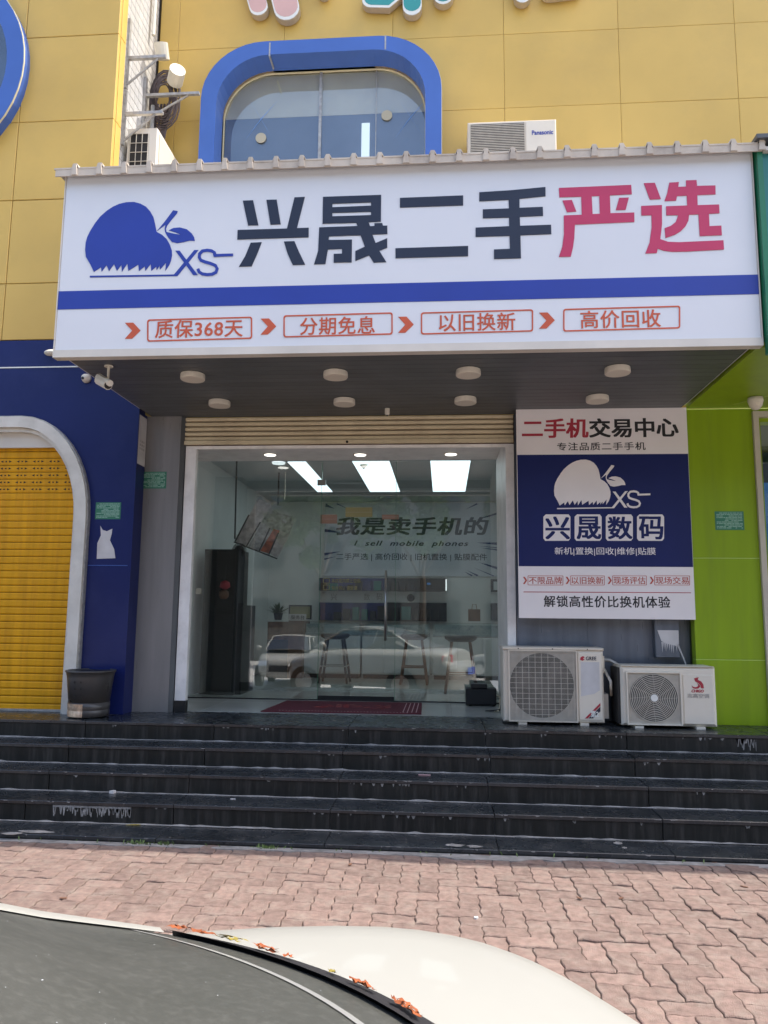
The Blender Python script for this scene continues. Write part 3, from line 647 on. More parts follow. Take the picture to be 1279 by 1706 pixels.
# corrugated roof sheet on top of the canopy
rf = thing('metal_roof', 'weathered corrugated metal sheet capping the white sign', 'roof', (0, SY, SZ1))
prof = []; x = SX0-.06; sp = .1875
q = []
while x < SX1+.05:
    q += [(x, 0), (x+sp-.055, 0), (x+sp-.042, .032), (x+sp-.016, .032)]; x += sp
q.append((x, 0)); ra, rb = SY-.075, -.26
def zr(y): return SZ1+.012+(y-ra)*.035
vs = [(a, ra, zr(ra)+b) for a, b in q] + [(a, rb, zr(rb)+b) for a, b in q] + [(a, ra, zr(ra)+b-.012) for a, b in q] + [(a, rb, zr(rb)+b-.003) for a, b in q]; n = len(q)
fs = [(i, i+1, n+i+1, n+i) for i in range(n-1)] + [(2*n+i, 3*n+i, 3*n+i+1, 2*n+i+1) for i in range(n-1)] + [(i, 2*n+i, 2*n+i+1, i+1) for i in range(n-1)]
MB().add(vs, fs).build('sheet', 'roof_metal', rf, fix=False)
q2 = MB(); q2.box(SX0-.05, SX1+.05, ra+.003, ra+.012, SZ1-.052, SZ1+.006)
x = SX0-.06
while x < SX1: q2.prism([(x+sp-.052, SZ1-.05), (x+sp-.006, SZ1-.05), (x+sp-.016, SZ1+.030), (x+sp-.042, SZ1+.030)], ra-.012, ra+.0025); x += sp
q2; q2.build('drip_edge', 'roof_metal', rf)
MB().box(SX0+.01, SX1-.01, -.26, YW-.002, SZ1-.06, SZ1+.02).build('rear_flashing', 'roof_metal', rf)
# soffit of narrow slats
MB().box(SX0+.02, SX1-.02, SY+.07, .0, SZ0+.012, SZ0+.03).build('soffit_backing', 'soffit_gap', sg)
yy = SY+.068; k = 0
while yy < -.01:
    MB().bbox(SX0+.042, SX1-.042, yy+.003, min(yy+.094, -.005), SZ0-.002, SZ0+.011, .002, side='+z').build('slat', 'soffit', sg); yy += .0975
def cl(x, y, label):
    t = thing('ceiling_light', label, 'ceiling light', (x, y, SZ0), group='round surface lights under the canopy')
    MB().lathe((x, y, SZ0-.006), [(.001,0),(.092,0),(.094,-.012),(.094,-.038),(.090,-.044)], 28).build('body', 'lamp_white', t)
    MB().lathe((x, y, SZ0-.050), [(.001,.001),(.084,0),(.088,.006)], 28).build('diffuser', 'lamp_face', t)
names = ['first from the left', 'second from the left', 'third from the left', 'rightmost']
for i, x in enumerate((-1.945, -.825, .187, 1.292)): cl(x, -1.30, 'round cream light under the canopy, front row, ' + names[i])
for i, x in enumerate((-1.955, -.854, .186, 1.291)): cl(x, -.55, 'round cream light under the canopy, row near the shutter, ' + names[i])
def seccam(px_, py_, label):
    p = onZ(px_, py_, SZ0); t = thing('security_camera', label, 'security camera', (p.x, p.y, SZ0))
    MB().lathe((p.x, p.y, SZ0-.004), [(.001,0),(.04,0),(.04,-.01),(.001,-.011)], 16).build('mount_plate', 'lamp_white', t)
    MB().tube([(p.x, p.y, SZ0-.012), (p.x, p.y, SZ0-.12), (p.x-.01, p.y-.01, SZ0-.14)], .012, 8).build('stem', 'lamp_white', t)
    a = Vector((p.x-.10, p.y+.03, SZ0-.13)); b = Vector((p.x+.05, p.y-.10, SZ0-.22))
    MB().tube([a, b], .042, 12).build('body', 'lamp_white', t, smooth=False)
    MB().tube([b, b+(b-a).normalized()*.006], .034, 12).build('lens', 'black_plastic', t)
    MB().tube([a+Vector((0,0,.03)), b+(b-a).normalized()*.05+Vector((0,0,.03))], [.036,.03], 8).build('hood', 'lamp_white', t)
seccam(181, 609, 'cream bullet security camera hanging under the left end of the canopy'); [o for o in bpy.data.objects if o.name.startswith('security_camera') and not o.parent][-1].scale = (.82, .82, .82)
p = onZ(645, 680, SZ0); t = thing('motion_sensor', 'small white sensor hanging under the canopy in front of the rolled shutter', 'sensor', (p.x, p.y, SZ0)); MB().lathe((p.x, p.y, SZ0-.004), [(.001,0),(.022,0),(.022,-.05),(.016,-.06),(.001,-.062)], 16).build('body', 'lamp_white', t); MB().lathe((p.x, p.y, SZ0-.066), [(.001,0),(.01,0),(.008,-.006)], 12).build('lens', 'black_plastic', t)
# ================================================================== BLUE SHOP (left)
bs = thing('blue_shop', 'dark blue neighbouring shopfront with white arched frame around an orange roller shutter', 'building', (-4.5, LY, PZ))
AR = lambda off: [(-3.215+off, PZ)] + [(-3.90+(.685+off)*math.cos(rad(a)), 2.35+(.92+off)*math.sin(rad(a))) for a in range(0, 91, 9)] + [(-5.3-(.685+off)*math.sin(rad(a)), 2.35+(.92+off)*math.cos(rad(a))) for a in range(0, 91, 9)] + [(-5.985-off, PZ)]
bw = MB().box(-9, -2.80, LY, LY+.14, PZ, 4.028).build('wall', 'blue_wall', bs)
cut = MB().prism([(x, z-(.5 if z <= PZ+.001 else 0)) for x, z in AR(-.02)], -2, 2).build('cutter', 'wire'); boolean(bw, cut); apply_mods([bw]); bpy.data.objects.remove(cut)
MB().box(-2.83, -2.803, LY+.141, -.045, PZ, 3.33).build('side_panel', 'blue_wall', bs)
df = MB().ring(AR(0), AR(-.10), LY-.07, LY+.10, closed=False).build('door_frame', 'arch_white', bs)
MB().ring(AR(-.102), AR(-.135), LY-.03, LY+.10, closed=False).build('inner_trim', 'arch_white', df)
MB().ring(AR(.012), AR(.001), LY-.05, LY-.001, closed=False).build('outer_trim', 'galv', df)
box('joint_strip', 'letter_rim', bs, -9, -2.84, LY-.006, LY-.0005, 3.757, 3.768)
box('joint_strip', 'blue_ring', bs, -3.20, -2.83, LY-.003, LY-.0003, 1.90, 1.905)
MB().box(-6, -3.2, LY+.04, LY+.06, 3.0, 3.3).build('fascia', 'sign_trim', bs)
sh = thing('roller_shutter', 'closed orange roller shutter with rows of perforations inside the white arch', 'shutter', (-4.6, LY+.1, PZ))
z = PZ; k = 0
while z < 3.03:
    q = MB(); yf = LY+.09
    h = .064; q.add([(-6,yf+.006,z+.001),(-6,yf,z+.012),(-6,yf,z+h-.012),(-6,yf+.006,z+h-.001),(-3.3,yf+.006,z+.001),(-3.3,yf,z+.012),(-3.3,yf,z+h-.012),(-3.3,yf+.006,z+h-.001)], [(0,4,5,1),(1,5,6,2),(2,6,7,3)])
    if 2.55 < z + h/2 < 2.90:
        x = -3.40; zc = z+h/2+.002
        while x > -5.9:
            for pts in ([(-.055,0),(-.028,.011),(-.028,-.011)], [(.055,0),(.028,-.011),(.028,.011)], [(-.008,-.006),(.008,-.006),(.008,.006),(-.008,.006)]):
                q.add([(x-.07+a, yf-.0008, zc+b) for a, b in pts], [tuple(range(len(pts)))], 1)
            x -= .157
    q.build('slat', ['shutter_orange', 'hole'], sh, fix=False); z += .066
box('backing', 'hole', sh, -6, -3.29, LY+.11, LY+.12, PZ, 3.1); box('bottom_bar', 'galv', sh, -6, -3.3, LY+.075, LY+.10, PZ+.001, PZ+.02)
p = onY(85, 587, LY-.02); t = thing('wall_lamp', 'small cream oval lamp on the dark blue wall beside the sign corner', 'lamp', p); MB().lathe((p.x, LY-.002, p.z), [(.001,-.05),(.04,-.045),(.07,-.02),(.075,0)], 20, 'y').build('cover', 'lamp_white', t, smooth=True); t.scale = (1, 1, .42)
p = onY(143, 630, LY-.02); t = thing('security_camera', 'tiny white dome camera on the dark blue wall', 'security camera', p); MB().lathe((p.x, LY-.002, p.z), [(.001,-.06),(.03,-.052),(.042,-.02),(.045,0)], 18, 'y').build('dome', 'lamp_white', t, smooth=True); MB().lathe((p.x-.012, LY-.058, p.z-.01), [(.001,-.008),(.012,-.006),(.014,0)], 12, 'y').build('lens', 'black_plastic', t)
def notice(px0, py0, px1, py1, Y, label):
    a, b, c, d = rect_px(px0, py0, px1, py1, Y); t = tag(MB().box(a, b, Y-.003, Y, c, d).build('notice', 'notice_green', org=(a, Y, c)), label, 'notice', 'small green printed notices')
    q = MB(); h = d-c; wd = b-a; rr = random.Random(px0)
    for i in range(11):
        z = d - h*(.07+i*.08); x = a+wd*.05
        if i == 0: x = a+wd*.15
        while x < b-wd*.08:
            l = rr.uniform(.04, .2)*wd; l = min(l, b-wd*.05-x)
            if rr.random() < .88 and not (i in (4, 5, 8) and x < a+wd*.2): q.box(x, x+l, Y-.0045, Y-.0032, z-h*.045, z)
            x += l + wd*.02
    q.build('print', 'notice_text', t)
notice(159, 837, 201, 865, LY, 'green printed notice on the dark blue pillar')
notice(236, 786, 277, 814, -.05, 'green printed notice on the grey column')
notice(1191, 852, 1239, 883, -.15, 'green printed notice on the lime green wall')
def flat_thing(name, pts, Y, m, label, cat, th=.002):
    P = [onY(x, y, Y) for x, y in pts]; c = P[0]
    o = MB().prism([(p.x, p.z) for p in P], Y-th, Y).build(name, m, org=(c.x, Y, c.z)); return tag(o, label, cat)
flat_thing('torn_paper', [(161,931),(162,905),(168,892),(167,876),(171,883),(178,885),(187,881),(186,889),(183,900),(190,915),(192,930)], LY-.0005, 'paper', 'torn white paper stuck on the dark blue pillar', 'paper')
q = MB(); P = [onX(x, y, -2.802) for x, y in ((220,680),(243,693),(240,783),(218,777))]
q.box(-2.803, -2.799, -.235, -.06, 2.84, 3.30); o = tag(q.build('paper_sheet', 'paper', org=(-2.8, -.15, 2.84)), 'white printed sheet on the side of the blue pillar under the canopy', 'paper')
q = MB()
for i in range(3):
    for j in range(3): q.box(-2.7988, -2.798, -.2+j*.04, -.175+j*.04, 2.98+i*.035, 3.0+i*.035)
q.build('print', 'galv', o)
# ================================================================== PHONE SHOP FRONT
ps = thing('phone_shop', 'phone shop front with grey column, white door frame and glass entrance', 'shopfront', (-.9, 0, PZ))
DX0, DX1, DZ = -2.43, .64, 3.05; GY = 1.15
MB().box(-2.8025, -2.47, -.05, .3, PZ, 3.328).build('column', 'grey_column', ps); MB().prismz([(-2.469,-.05),(-2.44,.0),(-2.44,.3),(-2.469,.3)], PZ, 3.328).build('column_edge', 'soffit', ps)
MB().box(DX0, DX0+.10, 0, .06, PZ+.10, DZ-.0).box(DX1-.075, DX1, 0, .06, PZ, DZ).box(DX0+.10, DX1-.075, 0, .06, DZ-.03, DZ).build('door_frame', 'frame_white', ps)
MB().box(DX0-.004, DX0+.104, -.004, .064, PZ, PZ+.099).build('plinth', 'black_plastic', ps)
DS = 3.15
MB().box(-2.78, .62, .0615, GY+.05, DS, DS+.03).build('lintel_soffit', 'frame_white', ps); MB().box(-2.80, .64, .0615, .08, DS+.0305, 3.328).build('lintel', 'soffit', ps)
MB().box(.565, .64, .061, GY+.1, PZ, DS-.001).build('jamb', 'frame_white', ps)
MB().box(-2.80, -2.76, .301, GY+.1, PZ, DS-.001).build('jamb', 'frame_white', ps)
# rolled up shutter
rsx = MB().box(DX0-.03, DX1+.01, .028, .05, DZ+.002, 3.328).build('shutter', 'rust', ps, label='rolled up tan steel shutter above the door')
z = DZ+.045
MB().box(DX0-.01, DX1-.005, -.03, -.005, DZ+.008, DZ+.044).build('bottom_bar', 'shutter_tan', rsx)
for k in range(5):
    h = .044; yf = -.012
    MB().add([(a, y, zz) for a in (DX0-.012, DX1-.004) for y, zz in ((yf+.035, z+.004), (yf+.006, z+.009), (yf, z+h*.5), (yf+.002, z+h*.86), (yf+.035, z+h*.90))], [(0,5,6,1),(1,6,7,2),(2,7,8,3),(3,8,9,4)]).build('slat', 'shutter_tan', rsx, fix=False, smooth=False); z += .047
p = onY(578, 736, -.03); MB().lathe((p.x, -.034, p.z), [(.001,0),(.012,0),(.012,.004)], 12, 'y').build('lock', 'hole', rsx)
# glass panes, door, handle
gz0, gz1 = PZ+.012, DS-.014
MB().box(-2.755, -1.315, GY, GY+.010, gz0, gz1).build('pane', 'shop_glass', ps); MB().box(-.505, .56, GY, GY+.010, gz0, gz1).build('pane', 'shop_glass', ps)
tr_z = onY(600, 790, GY).z
MB().box(-1.311, -.509, GY, GY+.010, DZ-.15, gz1).build('pane', 'shop_glass', ps)
dr_ = MB().box(-1.309, -.511, GY+.001, GY+.011, PZ+.05, DZ-.154).build('door', 'shop_glass', ps, label='frameless glass entrance door with long steel handle')
box('bottom_rail', 'black_plastic', dr_, -1.309, -.511, GY-.004, GY+.016, PZ+.008, PZ+.049)
hx = -.605; hd = MB().tube([(hx, GY-.06, 1.22), (hx, GY-.06, 1.95)], .013, 12).build('handle', 'steel', dr_, smooth=True)
for z in (1.36, 1.80): MB().tube([(hx, GY-.047, z), (hx, GY+.0, z)], .008, 8).build('handle_mount', 'steel', dr_)
for x in (-1.313, -.507): MB().box(x-.0015, x+.0015, GY-.001, GY+.012, gz0, gz1).build('glass_edge', 'deep_green', ps)
MB().box(-2.76, .565, GY-.012, GY+.022, PZ+.0005, PZ+.011).build('floor_channel', 'black_plastic', ps)
MB().box(-1.36, -1.27, GY-.006, GY+.016, DZ-.18, DZ-.12).build('hinge', 'steel', ps)
for o_ in [c for c in ps.children if c.name.split('.')[0] in ('pane', 'door')]: o_.rotation_euler.x = -rad(.6); o_.location.z += .012
# stickers on the glass
for nm, pxs, m, lb in (('sticker', (533,857,561,872), 'sticker_pink', 'pink strip sticker on the left edge of the glass door'), ('sticker', (575,845,620,861), 'sticker_yellow', 'yellow paper sticker on the glass door'), ('sticker', (636,857,664,865), 'sticker_pink', 'small orange sticker on the right edge of the glass door')):
    a, b, c, d = rect_px(*pxs, GY-.001); o = tag(MB().box(a, b, GY+.0125, GY+.015, c, d).build(nm, m, org=(a, GY, c)), lb, 'sticker', 'paper stickers on the glass door'); MB().box(a+.01, b-.01, GY+.0115, GY+.0124, (c+d)/2-.001, (c+d)/2+.001).build('print', 'paper', o)
a, b, c, d = rect_px(537, 963, 603, 984, GY-.001)
o = thing('glass_lettering', 'two lines of small yellow no smoking lettering on the glass door', 'sticker', (a, GY, c))
text('lettering', '本店室内禁止吸烟', (552, 964, 600, 971), GY-.001, 'sticker_yellow', o, bold=.01, th=.001); text('lettering', '有台阶，请留意', (552, 976, 595, 983), GY-.001, 'sticker_yellow', o, bold=.01, th=.001)
for y0 in (963, 974): rbox(538, y0, 549, y0+9, 0, GY-.001, 'sticker_yellow', o, r=2, w_=1)
def dlight(px_, py_, z, i, y=None):
    p = onZ(px_, py_, z); t = thing('downlight', 'lit recessed downlight in the entrance soffit, ' + i, 'downlight', (p.x, p.y, z), group='lit downlights over the entrance')
    MB().lathe((p.x, p.y, z-.001), [(.001,0),(.075,0),(.072,-.005),(.001,-.0051)], 24).build('trim', 'lamp_white', t); MB().lathe((p.x, p.y, z-.008), [(.001,0),(.06,0),(.058,-.003),(.001,-.0031)], 24).build('lens', 'down_light', t)
for a_, s_ in ((450, 'left one'), (600, 'middle one'), (751, 'right one')): dlight(a_, 757+(0 if a_ < 700 else -1), DS, s_)
# ---- porch and interior
MB().box(-2.78, .64, .06, GY+4.05, PZ-.05, PZ-.004).build('interior_floor', 'grout'); ifl = bpy.data.objects['interior_floor']; tag(ifl, 'pale tiled floor of the phone shop', kind='structure')
tmf = MB().bbox(.001, .6085, .001, .7985, PZ-.0035, PZ+.0005, .001, side='+z').mesh('tile', 'floor_tile')
yr = .062
for j in range(7):
    for i in range(6):
        if yr + .8 > GY+4.1: break
        o = bpy.data.objects.new('tile', tmf); COL.objects.link(o); o.parent = ifl; ORG[o.name] = Vector(); o.location = (-2.78+i*.57, yr, 0); o.scale = (.57/.61, 1, 1)
    yr += .8
BY = 5.2
iw = MB().box(-2.84, -2.801, GY+.1, BY, PZ-.05, 3.3).box(.90, .94, GY+.1, BY, PZ-.05, 3.3)
iw = MB().box(-2.84, -2.801, GY+.1, BY, PZ-.05, 3.3).box(1.5, 1.54, GY+.1, BY, PZ-.05, 3.3).box(-2.84, 1.54, BY, BY+.05, PZ-.05, 3.3).box(.641, 1.5, GY+.06, GY+.099, PZ-.05, 3.3)
tag(iw.build('interior_wall', 'int_wall'), 'pale walls inside the phone shop', kind='structure')
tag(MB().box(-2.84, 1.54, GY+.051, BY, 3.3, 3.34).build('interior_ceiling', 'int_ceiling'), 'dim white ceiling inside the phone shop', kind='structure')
for (x0, x1, lb, i) in ((-1.86, -1.64, 'narrow left', 0), (-1.08, -.64, 'middle', 1), (-.155, .315, 'right', 2)):
    xl = {0: (-1.83, -1.905, -1.665-.0), 1: (-1.06, -1.11, 0), 2: (-.14, -.17, 0)}[i]
    t = thing('ceiling_panel_light', 'large lit rectangular %s ceiling panel inside the shop' % lb, 'ceiling light', (x0, 3, 3.3), group='lit ceiling panels inside the shop')
    MB().box(x0-.015, x1+.015, 1.9, 4.17, 3.293, 3.2995).build('frame', 'galv', t)
    for a_, b_ in ((1.93, 2.68), (2.69, 3.36), (3.37, 4.14)): box('pane', 'panel_light', t, x0, x1, a_, b_, 3.286, 3.292)
p = onZ(464, 770, 3.3); t = thing('downlight', 'lit round white ceiling disc inside the glass at left', 'downlight', p); MB().lathe((p.x, p.y, 3.299), [(.001,0),(.08,0),(.075,-.02),(.001,-.021)], 24).build('disc', 'room_light', t)  # this disc glows as a lit lamp
# banner on the back wall
bn = thing('wall_banner', 'wide pale blue banner with bold black characters on the back wall', 'banner', (-.5, BY, 2.1)); bY = BY-.03
a, b, c, d = rect_px(540, 838, 830, 960, bY); MB().box(a, b, bY, BY-.001, c, d).build('sheet', 'banner', bn); cx_, cz_ = (a+b)/2, (c+d)/2
q = MB()
for i in range(64):
    t = R.uniform(0, 2*math.pi); ex, ez = math.cos(t), math.sin(t)
    s_ = min((b-a)/2/abs(ex) if abs(ex) > .01 else 9, (d-c)/2/abs(ez) if abs(ez) > .01 else 9); o_ = s_*.995; i_ = s_*R.uniform(.72, .9)
    if abs(ex)*s_ < (b-a)*.34: continue
    wv = R.uniform(.008, .028); nx, nz = -ez*wv, ex*wv; P0 = (cx_+ex*o_, cz_+ez*o_)
    def cl_(x, z): return (min(max(x, a+.005), b-.005), min(max(z, c+.005), d-.005))
    p1 = cl_(P0[0]+nx, P0[1]+nz); p2 = cl_(P0[0]-nx, P0[1]-nz); q.prism([p1, p2, (cx_+ex*i_, cz_+ez*i_)], bY-.002-.00002*i, bY-.0005)
q.build('rays', 'banner_blue', bn)
text('lettering', '我是卖手机的', (561, 862, 813, 891), bY-.0005, 'banner_ink', bn, bold=.022, th=.003, shear=.15, space=1.06)
text('lettering', 'I  sell  mobile  phones', (590, 901, 780, 912), bY-.0005, 'banner_ink', bn, bold=.015, th=.003, shear=.3, space=1.15)
text('lettering', '二手严选 | 高价回收 | 旧机置换 | 贴膜配件', (560, 922, 811, 935), bY-.0005, 'banner_ink', bn, bold=.004, th=.003)
# wall niches / display shelves
ws = thing('display_shelf', 'dark glossy display niches with boxes in the back wall below the banner', 'shelves', (-.3, BY, 1.3)); sY = BY-.12
for pxs, m in (((531,963,640,984), 'niche_blue'), ((640,963,744,985), 'niche'), ((531,1004,640,1034), 'niche_blue'), ((640,1004,744,1035), 'niche')):
    a, b, c, d = rect_px(*pxs, sY); MB().box(a, b, sY, BY-.001, c, d).build('niche', m, ws)
rr = random.Random(3)
for r0, r1, y0, y1 in ((535, 742, 966, 984), (535, 742, 1008, 1033)):
    x = r0
    bi = 0
    while x < r1-12:
        bi += 1; w_ = rr.uniform(8, 20); h = rr.uniform(.4, .95); a, b, c, d = rect_px(x, y1-(y1-y0)*h, x+w_*.8, y1, sY-.03)
        tag(MB().bbox(a, b, sY-.09, sY-.002, c, d, .004).build('phone_box', rr.choice(['niche', 'niche_blue', 'black_plastic', 'niche', 'teal', 'seat_black']), org=(a, sY, c)), 'dim box on the %s back shelf, %s from the left end' % ('upper' if y0 < 1000 else 'lower', ['','first','second','third','fourth','fifth','sixth','seventh','eighth','ninth','tenth','eleventh','twelfth','thirteenth','fourteenth','fifteenth','sixteenth','seventeenth','eighteenth'][bi]), 'box', 'phone boxes on the back shelves'); x += w_*1.15
t = thing('monitor', 'switched on dark monitor with a small blue light on the upper back shelf', 'monitor', (.3, 5, 2))
a, b, c, d = rect_px(694, 965, 742, 984, sY-.10); box('screen', 'black_plastic', t, a, b, sY-.13, sY-.10, c, d); a2, b2, c2, d2 = rect_px(711, 971, 717, 974, sY-.14); box('indicator', 'screen_blue', t, a2, b2, sY-.134, sY-.1305, c2, d2); box('edge_light', 'room_light', t, b, b+.02, sY-.13, sY-.11, c, d)
t = thing('speaker', 'black box speaker in the small niche at the right end of the back wall', 'speaker', (1.1, 5, 1.9)); a, b, c, d = rect_px(818, 965, 845, 986, sY); MB().box(a, b, sY, BY-.001, c, d).build('cabinet', 'black_matte', t); a, b, c, d = rect_px(822, 969, 845, 983, sY-.002); box('grille', 'counter_white', t, a, b, sY-.004, sY-.0005, c, d)
t = thing('speaker', 'lower dark cabinet at the right end of the back wall', 'cabinet', (1.1, 5, 1.4)); a, b, c, d = rect_px(818, 1005, 845, 1034, sY); MB().box(a, b, sY, BY-.001, c, d).build('door', 'niche', t)
for x, s_ in ((556, '兴'), (611, '数'), (632, '码')):
    t = thing('wall_character', 'faint grey character on the wall between the shelves, ' + {'兴': 'leftmost of the three', '数': 'middle one of the three', '码': 'rightmost, beside the emblem'}[s_], 'lettering', onY(x, 994, BY)); text('lettering', s_, (x-5, 989, x+5, 1000), BY-.001, 'galv', t, bold=.01)
t = thing('round_emblem', 'dark round emblem on the white wall band between the shelves', 'emblem', onY(684, 994, BY)); p = onY(684, 996, BY); MB().lathe((p.x, BY-.002, p.z), [(.001,-.03),(.05,-.03),(.06,0)], 16, 'y').build('disc', 'niche', t)
# counters
for i, (x0, x1, lb) in enumerate(((500, 600, 'left'), (603, 716, 'middle'), (720, 845, 'right'))):
    yc = 4.0; a = onY(x0, 1060, yc).x; b = onY(x1, 1060, yc).x; zt = onY(650, 1037, yc).z; zm = onY(650, 1058, yc).z
    t = thing('display_counter', 'glass topped white phone counter, %s section' % lb, 'counter', (a, yc, PZ), group='phone display counters')
    MB().bbox(a, b, yc, yc+.5, PZ+.06, zm-.012, .006).build('cabinet', 'counter_white', t); MB().box(a+.02, b-.02, yc+.03, yc+.45, PZ+.0005, PZ+.059).build('plinth', 'black_plastic', t)
    n = 3; wd = (b-a)/n
    for k in range(n): MB().bbox(a+k*wd+.006, a+(k+1)*wd-.006, yc-.012, yc-.0005, PZ+.08, zm-.03, .004).build('cabinet_door', 'counter_white', t)
    MB().box(a+.008, b-.008, yc+.008, yc+.49, zm-.010, zm+.02).build('tray', 'marble', t); MB().box(a+.03, b-.03, yc+.1, yc+.11, zm+.021, zt-.03).build('display_card', 'marble', t)
    MB().box(a, b, yc, yc+.006, zm-.009, zt-.012).build('front_glass', 'case_glass', t); MB().box(a, b, yc, yc+.5, zt-.011, zt-.003).build('top_glass', 'case_glass', t)
    MB().box(a, b, yc-.003, yc+.003, zt-.002, zt+.004).box(a, b, yc-.004, yc-.0005, zm-.022, zm-.010).build('metal_edge', 'galv', t)
# reception desk at left with sign, plant, framed certificate
t = thing('reception_desk', 'dark brown reception desk at the end of the counters', 'desk', (-2.3, 4, PZ)); a, b, c, d = rect_px(444, 1036, 480, 1128, 3.9); e1, e2, _, _ = rect_px(481, 1034, 505, 1128, 3.9)
MB().bbox(a, b, 3.9, 4.4, PZ, d-.25, .01).build('front', 'niche', t); MB().box(a, b, 3.92, 4.4, d-.249, d).build('upper_panel', 'rust', t); MB().box(e1-.005, e2, 3.85, 4.4, PZ, d+.02).build('side_panel', 'wood', t)
a, b, c, d = rect_px(481, 1023, 510, 1034, 3.9); t = thing('desk_sign', 'small white reception sign standing on the desk', 'sign', (a, 3.9, c)); MB().box(a, b, 3.88, 3.90, c, d).build('board', 'paper', t); text('lettering', '服务台', (484, 1025, 507, 1032), 3.878, 'niche', t, bold=.01)
a, b, c, d = rect_px(481, 1008, 519, 1032, 4.6); t = thing('framed_certificate', 'framed certificate with yellow sheet standing behind the reception desk', 'picture frame', (a, 4.6, c)); MB().ring([(a,c),(b,c),(b,d),(a,d)], [(a+.02,c+.02),(b-.02,c+.02),(b-.02,d-.02),(a+.02,d-.02)], 4.58, 4.61).build('frame', 'black_plastic', t); box('sheet', 'sticker_yellow', t, a+.021, b-.021, 4.595, 4.605, c+.021, d-.021)
p = onY(463, 1033, 4.2); t = thing('potted_plant', 'dark leafy plant on the reception desk', 'plant', (p.x, 4.2, p.z)); MB().lathe((p.x, 4.2, p.z), [(.05,0),(.07,.1),(.065,.1)], 14).build('pot', 'niche', t)
q = MB()
for _ in range(70):
    a = R.uniform(0, 6.28); el = R.uniform(.1, 1.3); l = R.uniform(.08, .2); dx, dy, dz = math.cos(a)*math.cos(el)*l, math.sin(a)*math.cos(el)*l, math.sin(el)*l; bx0 = Vector((p.x, 4.2, p.z+.09)); m1 = bx0+Vector((dx,dy,dz))*.6; tip = bx0+Vector((dx*1.2, dy*1.2, dz)); s_ = Vector((-math.sin(a), math.cos(a), 0))*.02
    q.add([bx0, m1+s_, tip, m1-s_], [(0,1,2,3)])
q.build('leaves', 'leaf', t, fix=False)
# stools
def stool(px_, py_, ps_x0, ps_x1, seat_y, label, wood, yy):
    sx0 = onY(ps_x0, seat_y, yy).x; sx1 = onY(ps_x1, seat_y, yy).x; zt = onY((ps_x0+ps_x1)/2, seat_y, yy).z; cx = (sx0+sx1)/2; w_ = (sx1-sx0)/2
    t = thing('bar_stool', label, 'stool', (cx, yy, PZ), group='bar stools at the counters')
    q = MB(); q.lathe((cx, yy, zt-.07), [(.001,0),(w_*.7,.0),(w_*.95,.03),(w_,.055),(w_*.93,.072),(w_*.5,.064),(.001,.058)], 24); q.build('seat', 'seat_black', t, smooth=True)
    for sx, sy in ((-1,-1),(1,-1),(-1,1),(1,1)): MB().tube([(cx+sx*w_*.55, yy+sy*w_*.55, zt-.072), (cx+sx*w_*.95, yy+sy*w_*.95, PZ)], .016, 8).build('leg', 'wood' if wood else 'seat_black', t)
    zf = PZ+.22; e = w_*.86
    for p1, p2 in (((-e,-e),(e,-e)), ((e,-e),(e,e)), ((e,e),(-e,e)), ((-e,e),(-e,-e))): MB().tube([(cx+p1[0], yy+p1[1], zf), (cx+p2[0], yy+p2[1], zf)], .010, 6).build('footrest', 'wood' if wood else 'steel', t)
stool(0, 0, 534, 583, 1056, 'black saddle stool at the left counter', False, 3.3)
stool(0, 0, 667, 713, 1057, 'black stool with tapered legs at the middle counter', True, 3.3)
stool(0, 0, 740, 795, 1059, 'largest stool, black seat on brown wooden legs, right of the door', True, 2.2)
# shopping bag
p = onY(790, 1034, 4.3); t = thing('paper_bag', 'brown paper carrier bag standing on the right counter', 'bag', (p.x, 4.3, p.z)); a, b, c, d = rect_px(780, 1015, 800, 1035, 4.3); MB().box(a, b, 4.3, 4.4, c, d).build('body', 'wood', t)
MB().tube([(a+.05, 4.3, d), (a+.06, 4.3, d+.07), (b-.06, 4.3, d+.07), (b-.05, 4.3, d)], .006, 6).build('handle', 'wood_light', t)
# tall black cabinets at left
t = thing('black_cabinet', 'tall black cabinet just inside the glass at the left', 'cabinet', (-2.6, 1.5, PZ))
a, b, c, d = rect_px(336, 915, 396, 1150, 1.5); MB().bbox(a, b-.02, 1.5, 1.95, PZ, d, .006).build('body', 'black_matte', t); MB().bbox(a+.02, b-.05, 1.488, 1.499, PZ+.9, d-.04, .004).build('door', 'black_plastic', t); MB().bbox(a+.02, b-.05, 1.488, 1.499, PZ+.05, PZ+.88, .004).build('door', 'black_plastic', t)
t = thing('black_cabinet', 'lower black cabinet next to the tall one, with clutter on its top', 'cabinet', (-2.3, 1.6, PZ)); a, b, c, d = rect_px(372, 1008, 405, 1145, 1.6); MB().bbox(a+.03, b, 1.55, 2.1, PZ, d, .006).build('body', 'black_matte', t); MB().box(b-.1, b+.01, 1.56, 1.6, d+.001, d+.02).build('clutter', 'black_plastic', t); MB().box(b-.12, b-.07, 1.545, 1.549, PZ+.1, PZ+.22).build('emblem', 'wood_light', t)
p = onY(378, 985, 1.55); t = thing('lantern', 'small red and orange ornament hanging on the front of the tall black cabinet', 'ornament', p); MB().tube([(p.x, 1.43, p.z+.11), (p.x, 1.486, p.z+.3)], .004, 6).build('cord', 'black_plastic', t); MB().lathe((p.x, 1.43, p.z-.09), [(.03,0),(.055,.03),(.055,.08),(.02,.10)], 14).build('lower_part', 'wood', t, smooth=True); MB().lathe((p.x+.01, 1.43, p.z+.015), [(.02,0),(.06,.03),(.05,.08),(.01,.1)], 14).build('upper_part', 'poster_red', t, smooth=True)
